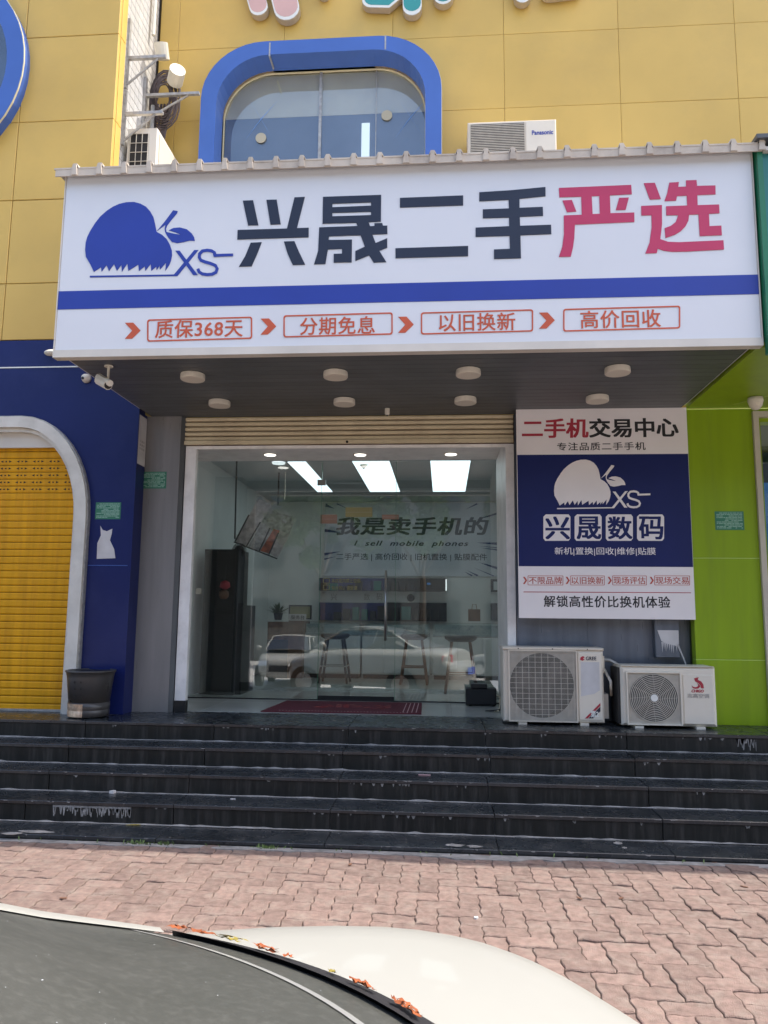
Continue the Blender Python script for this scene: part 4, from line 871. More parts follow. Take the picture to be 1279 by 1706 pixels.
t = thing('wall_socket', 'small white socket with plug on the left inner wall', 'socket', onY(325, 985, GY)); p = onY(331, 985, GY+.12); MB().box(p.x-.03, p.x+.03, GY+.105, GY+.12, p.z-.03, p.z+.03).build('plate', 'lamp_white', t)
# hanging tilted display board
hb = thing('hanging_board', 'tilted hanging rack of printed cards on two black rods', 'display rack', (-2.1, 1.9, 2.4)); hY = 1.75
def hp(x, y, Y=hY): p = onY(x, y, Y); return (p.x, p.z)
MB().tube([(hp(394,768)[0], hY, 3.29), (hp(391,898)[0], hY, hp(391,898)[1])], .010, 8).build('rod', 'black_plastic', hb); 
x_, z_ = hp(463, 842, 2.6); MB().tube([(x_, 2.6, 3.29), (x_, 2.6, z_)], .010, 8).build('rod', 'black_plastic', hb)
x_, z_ = hp(474, 832, 2.6); MB().tube([(x_, 2.6, 3.29), (x_, 2.6, z_)], .007, 8).build('rod', 'lamp_white', hb)
for pts, m in (([(392,903),(408,912),(452,842),(430,830)], 'print_a'), ([(412,912),(432,920),(470,858),(450,845)], 'print_c'), ([(433,918),(447,922),(466,884),(452,880)], 'print_b'), ([(449,922),(462,930),(482,890),(468,884)], 'print_a'), ([(452,880),(466,884),(482,890),(492,862),(470,856)], 'print_c')):
    P = [hp(*q_) for q_ in pts]; MB().prism(P, hY-.004+R.uniform(0,.003), hY+.004).build('card', m, hb)
for p1, p2 in (((390,903),(462,931)), ((392,902),(415,858)), ((410,912),(434,870)), ((432,918),(450,880)), ((448,924),(464,888))):
    a, b = hp(*p1), hp(*p2); MB().tube([(a[0], hY-.012, a[1]), (b[0], hY-.012, b[1])], .009, 6).build('rail', 'black_plastic', hb)
t = thing('desk_fan', 'small black wire fan clipped to the lower corner of the hanging rack', 'fan', (*[hp(402,918)[0], hY-.1], hp(402,918)[1])); c = hp(402, 918)
for k in range(6):
    r = .02+.012*k; MB().tube([(c[0]+r*math.cos(t_), hY-.12+.004*k, c[1]+r*math.sin(t_)) for t_ in [i*math.pi/9 for i in range(19)]], .004, 5, cap=False).build('guard_ring', 'black_plastic', t)
MB().lathe((c[0], hY-.10, c[1]), [(.001,0),(.06,0),(.05,.04),(.001,.06)], 16, 'y').build('motor', 'black_matte', t)
p = onY(835, 776, 1.4); t = thing('security_camera', 'small white camera high on the right inside the glass', 'security camera', p); MB().tube([(p.x, 1.4, p.z+.03), (p.x+.04, 1.36, p.z-.04)], .022, 10).build('body', 'lamp_white', t); MB().tube([(p.x, 1.4, p.z+.03), (p.x, 1.4, 3.29)], .008, 6).build('stem', 'lamp_white', t)
p = onZ(606, 772, 3.3); t = thing('security_camera', 'tiny dome camera on the shop ceiling beside the middle panel', 'security camera', (p.x, p.y, 3.3)); MB().lathe((p.x, p.y, 3.299), [(.001,0),(.05,0),(.045,-.03),(.02,-.055),(.001,-.058)], 16).build('dome', 'lamp_white', t, smooth=True); MB().lathe((p.x, p.y, 3.245), [(.001,0),(.014,0),(.01,-.01)], 10).build('lens', 'black_plastic', t)
# doormat, speaker box with cable outside the glass
t = thing('doormat', 'dark red doormat with pale border pattern in front of the glass door', 'mat', (-.9, .6, PZ))
P = [(-1.66, .10), (-.20, .14), (-.22, 1.02), (-1.60, 1.00)]
MB().prismz(P[::-1], PZ+.002, PZ+.010).build('mat', 'mat_red', t); q = MB()
for i in range(4): xx = -.25-.04*i; q.box(xx-.004, xx+.004, .2, .95, PZ+.0101, PZ+.0112)
for i in range(40): xx = -1.5+.03*i; q.box(xx-.006, xx+.006, .17+.004*(i % 3), .19, PZ+.0101, PZ+.0112)
q.build('pattern', 'mat_pale', t)
q = MB()
for i in range(60): xx = -1.25+.7*R.random(); yy_ = .45+.28*R.random(); q.box(xx, xx+.05, yy_, yy_+.012, PZ+.0101, PZ+.0108)
q.build('worn_pattern', 'car_red', t)
t = thing('speaker_box', 'black boxy speaker with loose cables on the porch floor beside the glass', 'speaker', (.37, .95, PZ)); MB().bbox(.22, .52, .86, 1.08, PZ+.012, PZ+.17, .012).build('body', 'black_matte', t); MB().bbox(.27, .43, .88, 1.05, PZ+.171, PZ+.215, .008).build('top_unit', 'black_plastic', t)
for x_ in (.25, .48): MB().box(x_, x_+.03, .9, 1.0, PZ+.0005, PZ+.0115).build('foot', 'black_plastic', t)
for k in range(3): MB().tube([(.50, .95, PZ+.12-.03*k), (.55+.03*k, .8, PZ+.10), (.53, .6-.05*k, PZ+.012), (.47-.04*k, .45, PZ+.008), (.50, .30+.03*k, PZ+.03)], .005, 6).build('cable', 'black_plastic' if k else 'shutter_tan', t, smooth=True)
# ================================================================== WALL BAY WITH POSTER BOARD
MB().box(2.0, 2.3, .21, .25, PZ, 3.328).build('backing', 'soffit', ps); MB().box(-2.95, -2.70, .31, .33, PZ, 3.328).build('backing', 'soffit', ps); MB().box(.645, 2.128, -.01, .2, PZ, 3.328).build('bay_panel', 'dark_panel', ps)
for z in (1.33,): MB().box(.66, 1.25, -.014, -.0105, PZ+.01, z).build('lower_panel', 'dark_panel', ps)
MB().box(1.262, 2.12, -.013, -.0105, PZ+.01, 1.46).build('lower_panel', 'dark_panel', ps)
pb = thing('poster_board', 'tall white and blue shop poster board with white apple logo on the right wall', 'sign board', (1.4, -.08, 1.47)); PY = -.175
BX0, BX1, BZ0, BZ1 = (onY(859, 682, PY).x+onY(865, 1028, PY).x)/2, (onY(1141, 680, PY).x+onY(1161, 1033, PY).x)/2, onY(1012, 1031, PY).z, 3.325
MB().box(BX0, BX1, PY, PY+.02, BZ0, BZ1).build('board', 'poster_white', pb); MB().box(BX0+.02, 2.11, PY+.0205, -.0145, BZ0+.02, BZ1-.01).build('board_frame', 'soffit', pb)
zt_ = onY(1000, 757, PY).z; zb_ = onY(1010, 944, PY).z
box('blue_field', 'poster_blue', pb, BX0+.004, BX1-.003, PY-.002, PY-.0003, zb_, zt_)
def T(s_, bx_, m, bold=.01, **k): return text('lettering', s_, bx_, PY-.0003, m, pb, bold=bold, th=.0015, **k)
T('二手机', (870, 698, 979, 729), 'poster_red', .022, shear=.04); T('交易中心', (982, 697, 1129, 728), 'poster_black', .022)
T('专注品质二手手机', (928, 737, 1075, 750), 'poster_black', .008, space=1.12)
fp = lambda x, y: (840+(241+(x-93)*.4448)/2.913, 660+(308+(y-71)*.4486)/2.913)
logo(fp, PY-.0021, 'poster_white', pb)
for i, ch in enumerate('兴晟数码'):
    x0 = 904+i*52; px_outline('tile', [[(x0+5,857),(x0+43,857),(x0+46,861),(x0+46,897),(x0+43,901),(x0+4,901),(x0+1,897),(x0+1,861)]], lambda a, b: (a, b), PY-.0021, .002, 'poster_white', pb)
    text('lettering', ch, (x0+5, 861, x0+44, 898), PY-.0042, 'poster_blue', pb, bold=.018, th=.002)
text('lettering', '新机|置换|回收|维修|贴膜', (924, 912, 1092, 926), PY-.0021, 'poster_white', pb, bold=.004, th=.0015)
for s_, x0, x1 in (('不限品牌', 880, 937), ('以旧换新', 951, 1006), ('现场评估', 1021, 1076), ('现场交易', 1091, 1148)):
    T(s_, (x0+1, 961, x1-1, 973), 'poster_orange', .006); rbox(x0-1, 959, x1+1, 975, .004, PY-.0003, 'poster_orange', pb, r=1, w_=.7)
    px_outline('arrow', [[(x0-9,961),(x0-6,961),(x0-2,967),(x0-6,973),(x0-9,973),(x0-5,967)]], lambda a, b: (a, b), PY-.0003, .0015, 'poster_orange', pb)
px_outline('rule', [[(872,985.5),(1151,987),(1151,988.2),(872,986.8)]], lambda a, b: (a, b), PY-.0003, .0015, 'poster_red', pb)
T('解锁高性价比换机体验', (906, 993, 1116, 1012), 'poster_black', .012, space=1.08)
# painted-over box with white drips
t = thing('meter_box', 'grey metal box under the poster smeared with dripping white paint', 'utility box', (1.9, -.015, 1.12))
a, b, c, d = rect_px(1092, 1033, 1133, 1096, -.10); MB().bbox(a, b, -.09, -.0145, c, 1.472, .006).build('box', 'dark_panel', t); q = MB(); zt = onY(1110, 1050, -.1).z; zb = onY(1110, 1072, -.1).z
q.prism([(a+.02, zt), (b-.01, zt), (b-.01, zb), (b-.03, zb-.02), (a+.09, zb), (a+.05, zb+.02)], -.0925, -.0901)
for i in range(9): x_ = a+.05+i*(b-a-.07)/9; q.prism([(x_, zb+.012), (x_+.012, zb+.012), (x_+.006, zb-R.uniform(.02,.09))], -.0922, -.0902)
q.build('paint', 'paper', t); MB().tube([(b-.02, -.095, zb), (b+.03, -.10, zb-.14), (b+.05, -.11, zb-.22)], .003, 5).tube([(b-.03, -.095, zb), (b+.01, -.10, zb-.10), (b+.045, -.11, zb-.21)], .003, 5).build('drip', 'paper', t)
# ================================================================== AIR CONDITIONERS at the steps
t = thing('air_conditioner', 'larger outdoor condenser with square wire grille and GREE badge beside the door', 'air conditioner', (.9, -.35, PZ)); y0 = -.35
X0, X1, Z0, Z1 = .495, 1.318, PZ+.022, 1.23
fp1 = lambda x, y: (820+x/6.395, 1060+y/6.395)
MB().bbox(X0, X1, y0, y0+.32, Z0, Z1-.025, .012).build('casing', 'ac_cream', t); MB().bbox(X0-.006, X1+.006, y0-.006, y0+.326, Z1-.024, Z1, .008).build('top_cover', 'ac_cream', t)
ga, gb, gc, gd = rect_px(848, 1084, 960, 1201, y0); fcx, fcz, fr = (rect_px(851,1089,954,1195,y0)[0]+rect_px(851,1089,954,1195,y0)[1])/2, (rect_px(851,1089,954,1195,y0)[2]+rect_px(851,1089,954,1195,y0)[3])/2, .262
MB().box(ga, gb, y0-.003, y0+.002, gc, gd).build('shroud', 'wire', t)
MB().lathe((fcx, y0-.004, fcz), [(.001,0),(fr,0),(fr+.003,.003)], 40, 'y').build('fan_opening', 'ac_dark', t)
fn = MB().lathe((fcx, y0-.008, fcz), [(.001,0),(.07,0),(.07,.003)], 20, 'y'); 
for k in range(3):
    a0 = k*2.094+.4; P_ = [(fcx+.06*math.cos(a0), fcz+.06*math.sin(a0))] + [(fcx+r*math.cos(a0+da), fcz+r*math.sin(a0+da)) for r, da in ((.15,-.15),(.235,-.05),(.245,.35),(.22,.75),(.12,.8),(.06,.7))]
    fn.prism(P_, y0-.0065, y0-.0045)
fn.build('fan', 'fan_brown', t)
q = MB(); n = 62
for i in range(n+1): x_ = ga+.004+(gb-ga-.008)*i/n; wv = .0010 if i % 6 else .0024; q.box(x_-wv, x_+wv, y0-.022, y0-.019, gc+.004, gd-.004)
for i in range(14): z_ = gc+.01+(gd-gc-.02)*i/13; q.box(ga, gb, y0-.0185, y0-.0155, z_-.0017, z_+.0017)
q.build('grille', 'wire', t); MB().ring([(ga-.006,gc-.006),(gb+.006,gc-.006),(gb+.006,gd+.006),(ga-.006,gd+.006)], [(ga+.003,gc+.003),(gb-.003,gc+.003),(gb-.003,gd-.003),(ga+.003,gd-.003)], y0-.023, y0+.001).build('grille_frame', 'ac_cream', t)
a, b, c, d = rect_px(963, 1087, 1003, 1200, y0); MB().bbox(a, b, y0-.008, y0+.001, c, d, .006).build('service_cover', 'ac_pale', t)
text('lettering', 'GREE', (976, 1094, 993, 1100), y0-.0085, 'sign_navy', t, bold=.02, space=1.1); px_outline('badge', [[(967,1095),(971,1093),(974,1095),(971,1097),(974,1099),(970,1101),(966,1099)]], lambda x, y: (x, y), y0-.0085, .002, 'poster_red', t)
px_outline('price_label', [[(974,1197),(1000,1171),(1000,1176),(979,1197)]], lambda x, y: (x, y), y0-.0085, .001, 'poster_red', t); px_outline('price_label', [[(980,1197),(1000,1177),(1000,1185),(988,1197)]], lambda x, y: (x, y), y0-.0085, .001, 'sign_navy', t)
text('lettering', '第2', (984, 1184, 997, 1195), y0-.0105, 'letter_rim', t, bold=.02)
px_outline('torn_label', [[(967,1103),(998,1103),(999,1150),(990,1156),(968,1160)]], lambda x, y: (x, y), y0-.0085, .0008, 'paper', t)
q = MB()
for px_, py_ in ((863,1080),(920,1080),(978,1081),(857,1202),(924,1203),(993,1205)): p = onY(px_, py_, y0); q.lathe((p.x, y0-.004, p.z if py_ > 1100 else Z1-.012), [(.001,-.003),(.005,-.003),(.006,.006)], 10, 'y')
q.build('screw', 'hole', t)
for x_ in (X0+.12, X1-.2): MB().box(x_, x_+.07, y0-.012, y0+.3, PZ+.0008, PZ+.0215).build('foot', 'ac_cream', t)
MB().box(X1+.001, X1+.03, y0+.1, y0+.26, PZ+.42, PZ+.56).build('valve_cover', 'ac_cream', t); MB().box(X1+.001, X1+.05, y0+.08, y0+.28, PZ+.05, PZ+.25).build('valve_cover', 'ac_cream', t)
MB().tube([(X1+.03, y0+.12, PZ+.45), (X1+.06, y0+.02, PZ+.36), (X1+.075, y0+.08, PZ+.24)], .012, 8).build('pipe', 'ac_pale', t, smooth=True)
MB().tube([(X1+.0, y0+.2, PZ+.53), (X1+.10, y0+.22, PZ+.52), (X1+.2, y0+.2, PZ+.46), (X1+.26, y0+.2, PZ+.40)], .016, 8).build('hose', 'galv', t, smooth=True)
t = thing('air_conditioner', 'smaller outdoor condenser with round spiral grille and red CHIGO logo', 'air conditioner', (1.8, -.43, PZ)); y0 = -.43
X0, X1, Z0, Z1 = 1.437, 2.190, PZ+.02, 1.088
MB().bbox(X0, X1, y0, y0+.28, Z0, Z1, .02).build('casing', 'ac_pale', t); MB().bbox(X0+.01, X1-.01, y0-.004, y0+.27, Z1+.0005, Z1+.008, .004).build('top_cover', 'ac_pale', t)
MB().box(X0-.022, X0-.001, y0+.02, y0+.27, Z0+.01, Z1-.01).build('coil_side', 'ac_dark', t)
ga, gb, gc, gd = rect_px(1045, 1121, 1133, 1206, y0)
MB().box(ga, gb, y0-.003, y0+.002, gc, gd).build('shroud', 'wire', t); fcx, fcz = (rect_px(1049,1123,1129,1202,y0)[0]+rect_px(1049,1123,1129,1202,y0)[1])/2, (gc+gd)/2+.003; fr = .190
MB().lathe((fcx, y0-.004, fcz), [(.001,0),(fr,0),(fr+.003,.003)], 40, 'y').build('fan_opening', 'ac_dark', t)
fn = MB()
for k in range(3):
    a0 = k*2.094+1.2; P_ = [(fcx+.04*math.cos(a0), fcz+.04*math.sin(a0))] + [(fcx+r*math.cos(a0+da), fcz+r*math.sin(a0+da)) for r, da in ((.11,-.15),(.172,-.05),(.178,.35),(.16,.65),(.09,.7),(.04,.7))]
    fn.prism(P_, y0-.0065, y0-.0045)
fn.build('fan', 'fan_brown', t); q = MB()
for i in range(12):
    r = .040+i*(fr-.040)/11; pts = [(fcx+r*math.cos(a), fcz+r*math.sin(a)) for a in [j*2*math.pi/40 for j in range(40)]]; pi_ = [(fcx+(r-.0052)*math.cos(a), fcz+(r-.0052)*math.sin(a)) for a in [j*2*math.pi/40 for j in range(40)]]
    q.ring(pts, pi_, y0-.018, y0-.014)
for i in range(12): a = i*math.pi/6+.2; q.tube([(fcx+.03*math.cos(a), y0-.013, fcz+.03*math.sin(a)), (fcx+fr*math.cos(a+.35), y0-.012, fcz+fr*math.sin(a+.35))], .0014, 4)
for sx, sz in ((1,1),(-1,1),(1,-1),(-1,-1)):
    for i in range(8):
        r = fr+.006+i*.010; pts = []
        for j in range(9):
            a = rad(18+54*j/8); x_, z_ = fcx+sx*r*math.cos(a), fcz+sz*r*math.sin(a)
            if ga+.004 < x_ < gb-.004 and gc+.004 < z_ < gd-.004: pts.append((x_, y0-.012, z_))
        if len(pts) > 1: q.tube(pts, .0014, 4)
q.build('grille', 'wire', t, fix=False); MB().lathe((fcx, y0-.024, fcz), [(.001,0),(.028,0),(.030,.008)], 20, 'y').build('hub_badge', 'letter_rim', t)
MB().ring([(ga-.008,gc-.008),(gb+.008,gc-.008),(gb+.008,gd+.008),(ga-.008,gd+.008)], [(ga+.001,gc+.001),(gb-.001,gc+.001),(gb-.001,gd-.001),(ga+.001,gd-.001)], y0-.022, y0+.001).build('grille_frame', 'ac_pale', t)
a, b, c, d = rect_px(1138, 1124, 1190, 1207, y0); MB().bbox(a, b-.005, y0-.006, y0+.001, c, d, .005).build('service_cover', 'ac_pale', t)
fc = lambda x, y: (1020+x/6.395, 1030+y/6.395)
for sp in ([(870,640),(920,628),(908,655),(945,672),(968,705),(975,748),(945,745),(938,715),(915,690),(880,672)], [(843,715),(858,728),(880,735),(905,730),(915,712),(905,690),(930,712),(935,730),(915,748),(880,752),(855,742)]): px_outline('badge', [sp], fc, y0-.0065, .002, 'poster_red', t)
text('lettering', 'CHIGO', (1152, 1149, 1172, 1153.5), y0-.0065, 'poster_red', t, bold=.03, shear=.25); text('lettering', '志高空调', (1145, 1155.5, 1181, 1163), y0-.0065, 'galv', t, bold=.01)
for x_ in (X0+.1, X1-.17): MB().box(x_, x_+.07, y0-.012, y0+.27, PZ+.0008, PZ+.0195).build('foot', 'ac_pale', t)
MB().tube([(X1+.001, y0+.12, PZ+.12), (X1+.03, y0+.12, PZ+.12)], .015, 8).build('valve', 'black_plastic', t); MB().tube([(X1+.001, y0+.12, PZ+.17), (X1+.03, y0+.12, PZ+.17)], .012, 8).build('valve', 'black_plastic', t)
# ================================================================== TRASH BIN
bx_, by_ = -3.03, -.42
t = thing('trash_bin', 'round dark grey bin with a pale reflection painted on its foot band beside the white arch', 'bin', (bx_, by_, PZ))
MB().lathe((bx_, by_, PZ), [(.168,.127),(.19,.33),(.20,.375),(.208,.378),(.208,.390),(.196,.392),(.186,.34),(.13,.12)], 36).build('body', 'bin_dark', t, smooth=True)
MB().lathe((bx_, by_, PZ), [(.150,.006),(.168,.010),(.169,.060),(.166,.064),(.170,.068),(.171,.125),(.15,.126)], 36).build('base_band', 'bin_dark', t, smooth=True)
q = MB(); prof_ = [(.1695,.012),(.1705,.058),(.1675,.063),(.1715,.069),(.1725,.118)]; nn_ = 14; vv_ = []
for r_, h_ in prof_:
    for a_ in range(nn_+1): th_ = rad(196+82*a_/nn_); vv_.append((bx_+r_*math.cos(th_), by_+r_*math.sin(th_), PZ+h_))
q.add(vv_, [(i*(nn_+1)+a_, i*(nn_+1)+a_+1, (i+1)*(nn_+1)+a_+1, (i+1)*(nn_+1)+a_) for i in range(4) for a_ in range(nn_)]); q.build('reflection_patch', 'bin_reflection', t, smooth=True)  # reflection of the sunlit paving, painted as a pale patch on the band
MB().lathe((bx_, by_, PZ+.372), [(.001,-.01),(.12,.0),(.185,.012),(.190,.004)], 30).build('liner', 'black_plastic', t)
q = MB()
for i, a in enumerate((255, 272)):
    for j, z_ in enumerate((.19, .245, .30)):
        rr_ = .168+(z_-.10)*.108+.0015; a_ = rad(a); cx, cy = bx_+rr_*math.cos(a_), by_+rr_*math.sin(a_); s_ = .011-.002*i
        q.add([(cx-math.sin(a_)*s_*u_, cy+math.cos(a_)*s_*u_, PZ+z_+s_*v_) for u_, v_ in ((-1,0),(0,-1.1),(1,0),(0,1.1))], [(0,1,2,3)])
q.build('vent_hole', 'hole', t, fix=False)
# ================================================================== GREEN SHOP (right)
gs = thing('green_shop', 'lime green neighbouring shopfront with beige door trim', 'building', (3.5, -.15, PZ)); GYW = -.15
for za, zb in ((PZ, 1.135), (1.141, 1.995), (2.001, 3.318)): MB().bbox(2.131, 2.70, GYW, GYW+.1, za, zb, .003).build('panel', 'green_wall', gs)
MB().box(2.131, 2.70, GYW+.004, GYW+.09, 1.1345, 1.1415).box(2.131, 2.70, GYW+.004, GYW+.09, 1.9945, 2.0015).build('joint_strip', 'green_line', gs)
MB().bbox(2.703, 6, GYW, GYW+.1, 3.29, 3.318, .003).build('panel', 'green_wall', gs)
MB().box(2.70, 2.745, GYW-.03, GYW+.1, PZ, 3.285).box(2.746, 6, GYW-.03, GYW+.1, 3.235, 3.285).build('door_frame', 'beige_trim', gs)
MB().box(2.746, 2.775, GYW+.02, GYW+.15, PZ, 3.234).box(2.776, 6, GYW+.02, GYW+.15, 3.20, 3.234).build('reveal', 'green_wall', gs)
MB().box(2.78, 6, GYW+.16, GYW+.17, PZ, 3.2).build('pane', 'shop_glass', gs); MB().box(2.776, 6, .9, .95, PZ, 3.3).build('back_wall', 'niche', gs); MB().box(2.79, 3.5, .4, .42, 1.9, 2.75).build('poster', 'screen_blue', gs)
MB().box(2.7, 6, GYW+.18, .9, 3.21, 3.25).build('ceiling', 'soffit', gs)
so_ = [(2.142, -1.70), (2.142, GYW-.001), (6, GYW-.001), (6, -1.70)]
MB().prismz(so_, 3.322, 3.36).build('soffit', 'green_wall', gs)
MB().prismz([(2.50, GYW-.12), (2.512, GYW-.12), (2.50+1.05, -1.70), (2.488+1.05, -1.70)], 3.3195, 3.3215).build('joint_strip', 'green_line', gs)
sn = thing('green_sign', 'edge of the teal and green neighbouring shop sign with a red patch', 'shop sign', (2.2, -1.85, 3.3))
MB().box(2.150, 6, -1.80, -.2, 3.362, 4.72).build('box', 'deep_green', sn); MB().box(2.150, 2.185, -1.86, -1.801, 3.23, 4.70).box(2.186, 6, -1.86, -1.801, 3.23, 3.30).build('frame', 'deep_green', sn); MB().box(2.187, 6, -1.84, -1.801, 3.301, 4.66).build('panel', 'teal', sn)
MB().box(2.19, 6, -1.88, -1.801, 4.661, 4.69).build('top_trim', 'sign_trim', sn); MB().box(2.20, 2.6, -1.846, -1.8405, 3.42, 3.60).build('red_patch', 'poster_red', sn); MB().box(2.13, 6, -1.92, -.2, 4.73, 4.76).build('roof_sheet', 'soffit', sn)
p = onZ(1258, 662, 3.322); t = thing('security_camera', 'white dome camera under the lime green canopy', 'security camera', p); MB().lathe((p.x, p.y, 3.318), [(.001,0),(.06,0),(.062,-.03),(.05,-.07),(.028,-.1),(.001,-.108)], 20).build('dome', 'lamp_white', t, smooth=True); MB().lathe((p.x, p.y-.045, 3.26), [(.001,-.01),(.018,-.008),(.02,0)], 12, 'y').build('lens', 'lamp_face', t)
# ================================================================== CARS
def smooth_ob(o, lv=1):
    for p in o.data.polygons: p.use_smooth = True
    if lv: m = o.modifiers.new('s', 'SUBSURF'); m.levels = lv; m.render_levels = lv
def carpt(O, ph): 
    cu, su = math.cos(ph), math.sin(ph); f = lambda u: u if u > -.3 else -.3+(u+.3)*.80
    return lambda u, v, z: (O[0]+f(u)*cu-v*su, O[1]+f(u)*su+v*cu, O[2]+z)
def car(name, label, O, ph, cat='car', tall=0, group=None, detail=True):
    """sedan: u runs towards the tail, u=0 is the rear window corner; v to the side"""
    P = carpt(O, ph); t = thing(name, label, cat, P(-1.6, 0, 0), group)
    #          u     wside  wtop  ztop  zside
    st_ = [(-3.72,.30,.20,.60,.50),(-3.66,.62,.50,.70,.56),(-3.5,.78,.62,.76,.62),(-3.1,.84,.68,.84,.68),(-2.6,.86,.70,.92,.72),(-2.2,.865,.68,.97,.75),(-1.4,.87,.66,.99,.78),(-.7,.865,.645,.995,.79),(-.2,.86,.63,.992,.80),(.06,.86,.617,1.002,.80),(.287,.84,.577,1.0,.80),(.40,.82,.53,.997,.80),(.49,.79,.453,.992,.79),(.545,.75,.36,.985,.78),(.575,.68,.24,.975,.76),(.60,.60,.10,.96,.74)]
    vs = []; fs = []
    def row(u, ws, wt, zt, zs):
        r = []
        prof_ = [(ws*.80,.22),(ws*.97,.30),(ws,.5),(ws*.995,zs-.08),(ws*.97,zs),((ws*.93+wt*.07),zs+(zt-zs)*.55),(wt+(ws-wt)*.28,zt-.018),(wt,zt),(wt*.6,zt+.014+tall*.0),(0,zt+.022)]
        r = [(v_, z_) for v_, z_ in prof_]; full = r + [(-a, b) for a, b in r[-2::-1]]; return [P(u, a, b+(tall if b > .6 else tall*.5)) for a, b in full]
    for s_ in st_: vs += row(*s_)
    m = 19; n = len(st_)
    for i in range(n-1):
        for j in range(m-1): fs.append((i*m+j, i*m+j+1, (i+1)*m+j+1, (i+1)*m+j))
    fs += [tuple(range(m)), tuple(range((n-1)*m, n*m))[::-1]]
    for i in range(n-1): fs.append((i*m, (i+1)*m, (i+1)*m+m-1, i*m+m-1))
    b = MB().add(vs, fs).build('body', 'car_white', t); smooth_ob(b, 1)
    # tail bumper below the lid
    q = MB(); bvs = []; prof_ = [(0,.78,.93),(.06,.74,.90),(.12,.70,.83),(.15,.62,.70),(.155,.45,.64),(.12,.25,.6)]
    for du, z_, sc_ in prof_:
        for a in range(13): th = rad(-90+15*a); bvs.append(P(.45+(du+.16)*math.cos(th)**.7 if math.cos(th) > 0 else .45, .86*sc_**.15*math.sin(th), z_+tall))
    q.add(bvs, [(i*13+j, i*13+j+1, (i+1)*13+j+1, (i+1)*13+j) for i in range(5) for j in range(12)]).build('bumper', 'car_white', t, smooth=True)
    # greenhouse
    zr = 1.40+tall; roof = []; RU = [-2.05, -1.75, -1.4, -1.1]
    def edge(s_, off=0):  # pillar edge from window corner to roof
        B = (0, .60+off, 1.01+tall); M = (-.23, .592+off, 1.062+tall); T = (-1.1, .52+off, zr-.02); 
        if s_ < .2: k = s_/.2; return tuple(B[i]+(M[i]-B[i])*k for i in range(3))
        k = (s_-.2)/.8; return tuple(M[i]+(T[i]-M[i])*k + ((.045*math.sin(math.pi*k)) if i == 2 else 0) for i in range(3))
    def wpt(s_, tt, lift=0, inset=1.0):  # s 0 base..1 roof, tt -1..1
        tt *= inset; e = edge(s_, 0); base = .30*(1-abs(tt)**1.95)*(1-s_*.75)
        return P(e[0]+base, e[1]*tt, e[2]+.030*(1-tt*tt)+lift)
    N, Mm = 14, 20
    q = MB(); vv_ = [wpt(i/N, -1+2*j/Mm) for i in range(N+1) for j in range(Mm+1)]
    q.add(vv_, [(i*(Mm+1)+j, i*(Mm+1)+j+1, (i+1)*(Mm+1)+j+1, (i+1)*(Mm+1)+j) for i in range(N) for j in range(Mm)])
    rw = q.build('rear_window', 'car_dust_glass' if detail else 'car_glass', t, smooth=True)
    # pillars and rubber
    for sd_ in (1, -1):
        q = MB(); vv_ = []
        for i in range(N+1):
            s_ = i/N; e = edge(s_); w0 = .012+.03*min(1, s_*3); vv_ += [P(e[0]-.004, sd_*(e[1]-.008), e[2]+.006), P(e[0]-.01, sd_*(e[1]+w0*.5), e[2]+.008), P(e[0]-.03, sd_*(e[1]+w0+.01), e[2]-.012), P(e[0]-.04, sd_*(e[1]+w0+.03+s_*.02), .985+tall+(e[2]-1.0-tall)*.55-.02)]
        q.add(vv_, [(i*4+j, i*4+j+1, (i+1)*4+j+1, (i+1)*4+j) for i in range(N) for j in range(3)]).build('pillar', 'car_white', t, smooth=True)
    if detail:
        def strip(u0, u1, m, l0, l1, nm):
            q = MB(); vv_ = []
            for j in range(41):
                tt = -1+2*j/40
                for off, lf in ((u0, l0), (u0+(u1-u0)*.78, l0-.004), (u1, l1)):
                    p_ = wpt(0, tt); c_, s__ = math.cos(ph), math.sin(ph); k_ = 1.0-.55*abs(tt)**4
                    vv_.append((p_[0]+off*c_*k_ - (tt*off*.9)*s__*.0, p_[1]+off*s__*k_, p_[2]+lf))
            q.add(vv_, [(j*3+k_, j*3+k_+1, (j+1)*3+k_+1, (j+1)*3+k_) for j in range(40) for k_ in range(2)]).build(nm, m, t, smooth=True)
        strip(-.008, .024, 'rubber', .008, -.022, 'rubber_seal')
        q = MB(); vv_ = []
        for j in range(41):
            tt = (-1+2*j/40)*.985
            for s_ in (.045, .052): vv_.append(wpt(s_, tt, .0012))
        q.add(vv_, [(j*2, j*2+1, j*2+3, j*2+2) for j in range(40)]).build('window_edge', 'seal_pale', t)
    if detail:
        q = MB(); rr = random.Random(4)
        for _ in range(110):
            a_, b_ = rr.uniform(.02, .6), rr.uniform(-.3, .97); p0 = Vector(wpt(a_, b_, .0012)); k_ = rr.choice([.0003, .0004, .0005, .0008]); q.add([p0+Vector((-k_,0,0)), p0+Vector((0,-k_,0)), p0+Vector((k_*rr.uniform(.7,2),0,0)), p0+Vector((0,k_,0))], [(0,1,2,3)])
        q.build('dust_fleck', 'print_c', t, fix=False)['kind'] = 'stuff'
    # roof
    q = MB(); rows_ = [(-1.1, .52, zr-.02), (-1.5, .535, zr+.0), (-1.9, .53, zr-.005), (-2.15, .50, zr-.04)]; vv_ = []
    for u_, w_, z_ in rows_:
        for j in range(9): tt = -1+j/4; vv_.append(P(u_+(.09*(1-tt*tt) if u_ == -1.1 else 0), (w_+.045)*tt, z_+.035*(1-tt*tt)))
    q.add(vv_, [(i*9+j, i*9+j+1, (i+1)*9+j+1, (i+1)*9+j) for i in range(3) for j in range(8)]).build('roof', 'car_white', t, smooth=True)
    q = MB(); vv_ = []
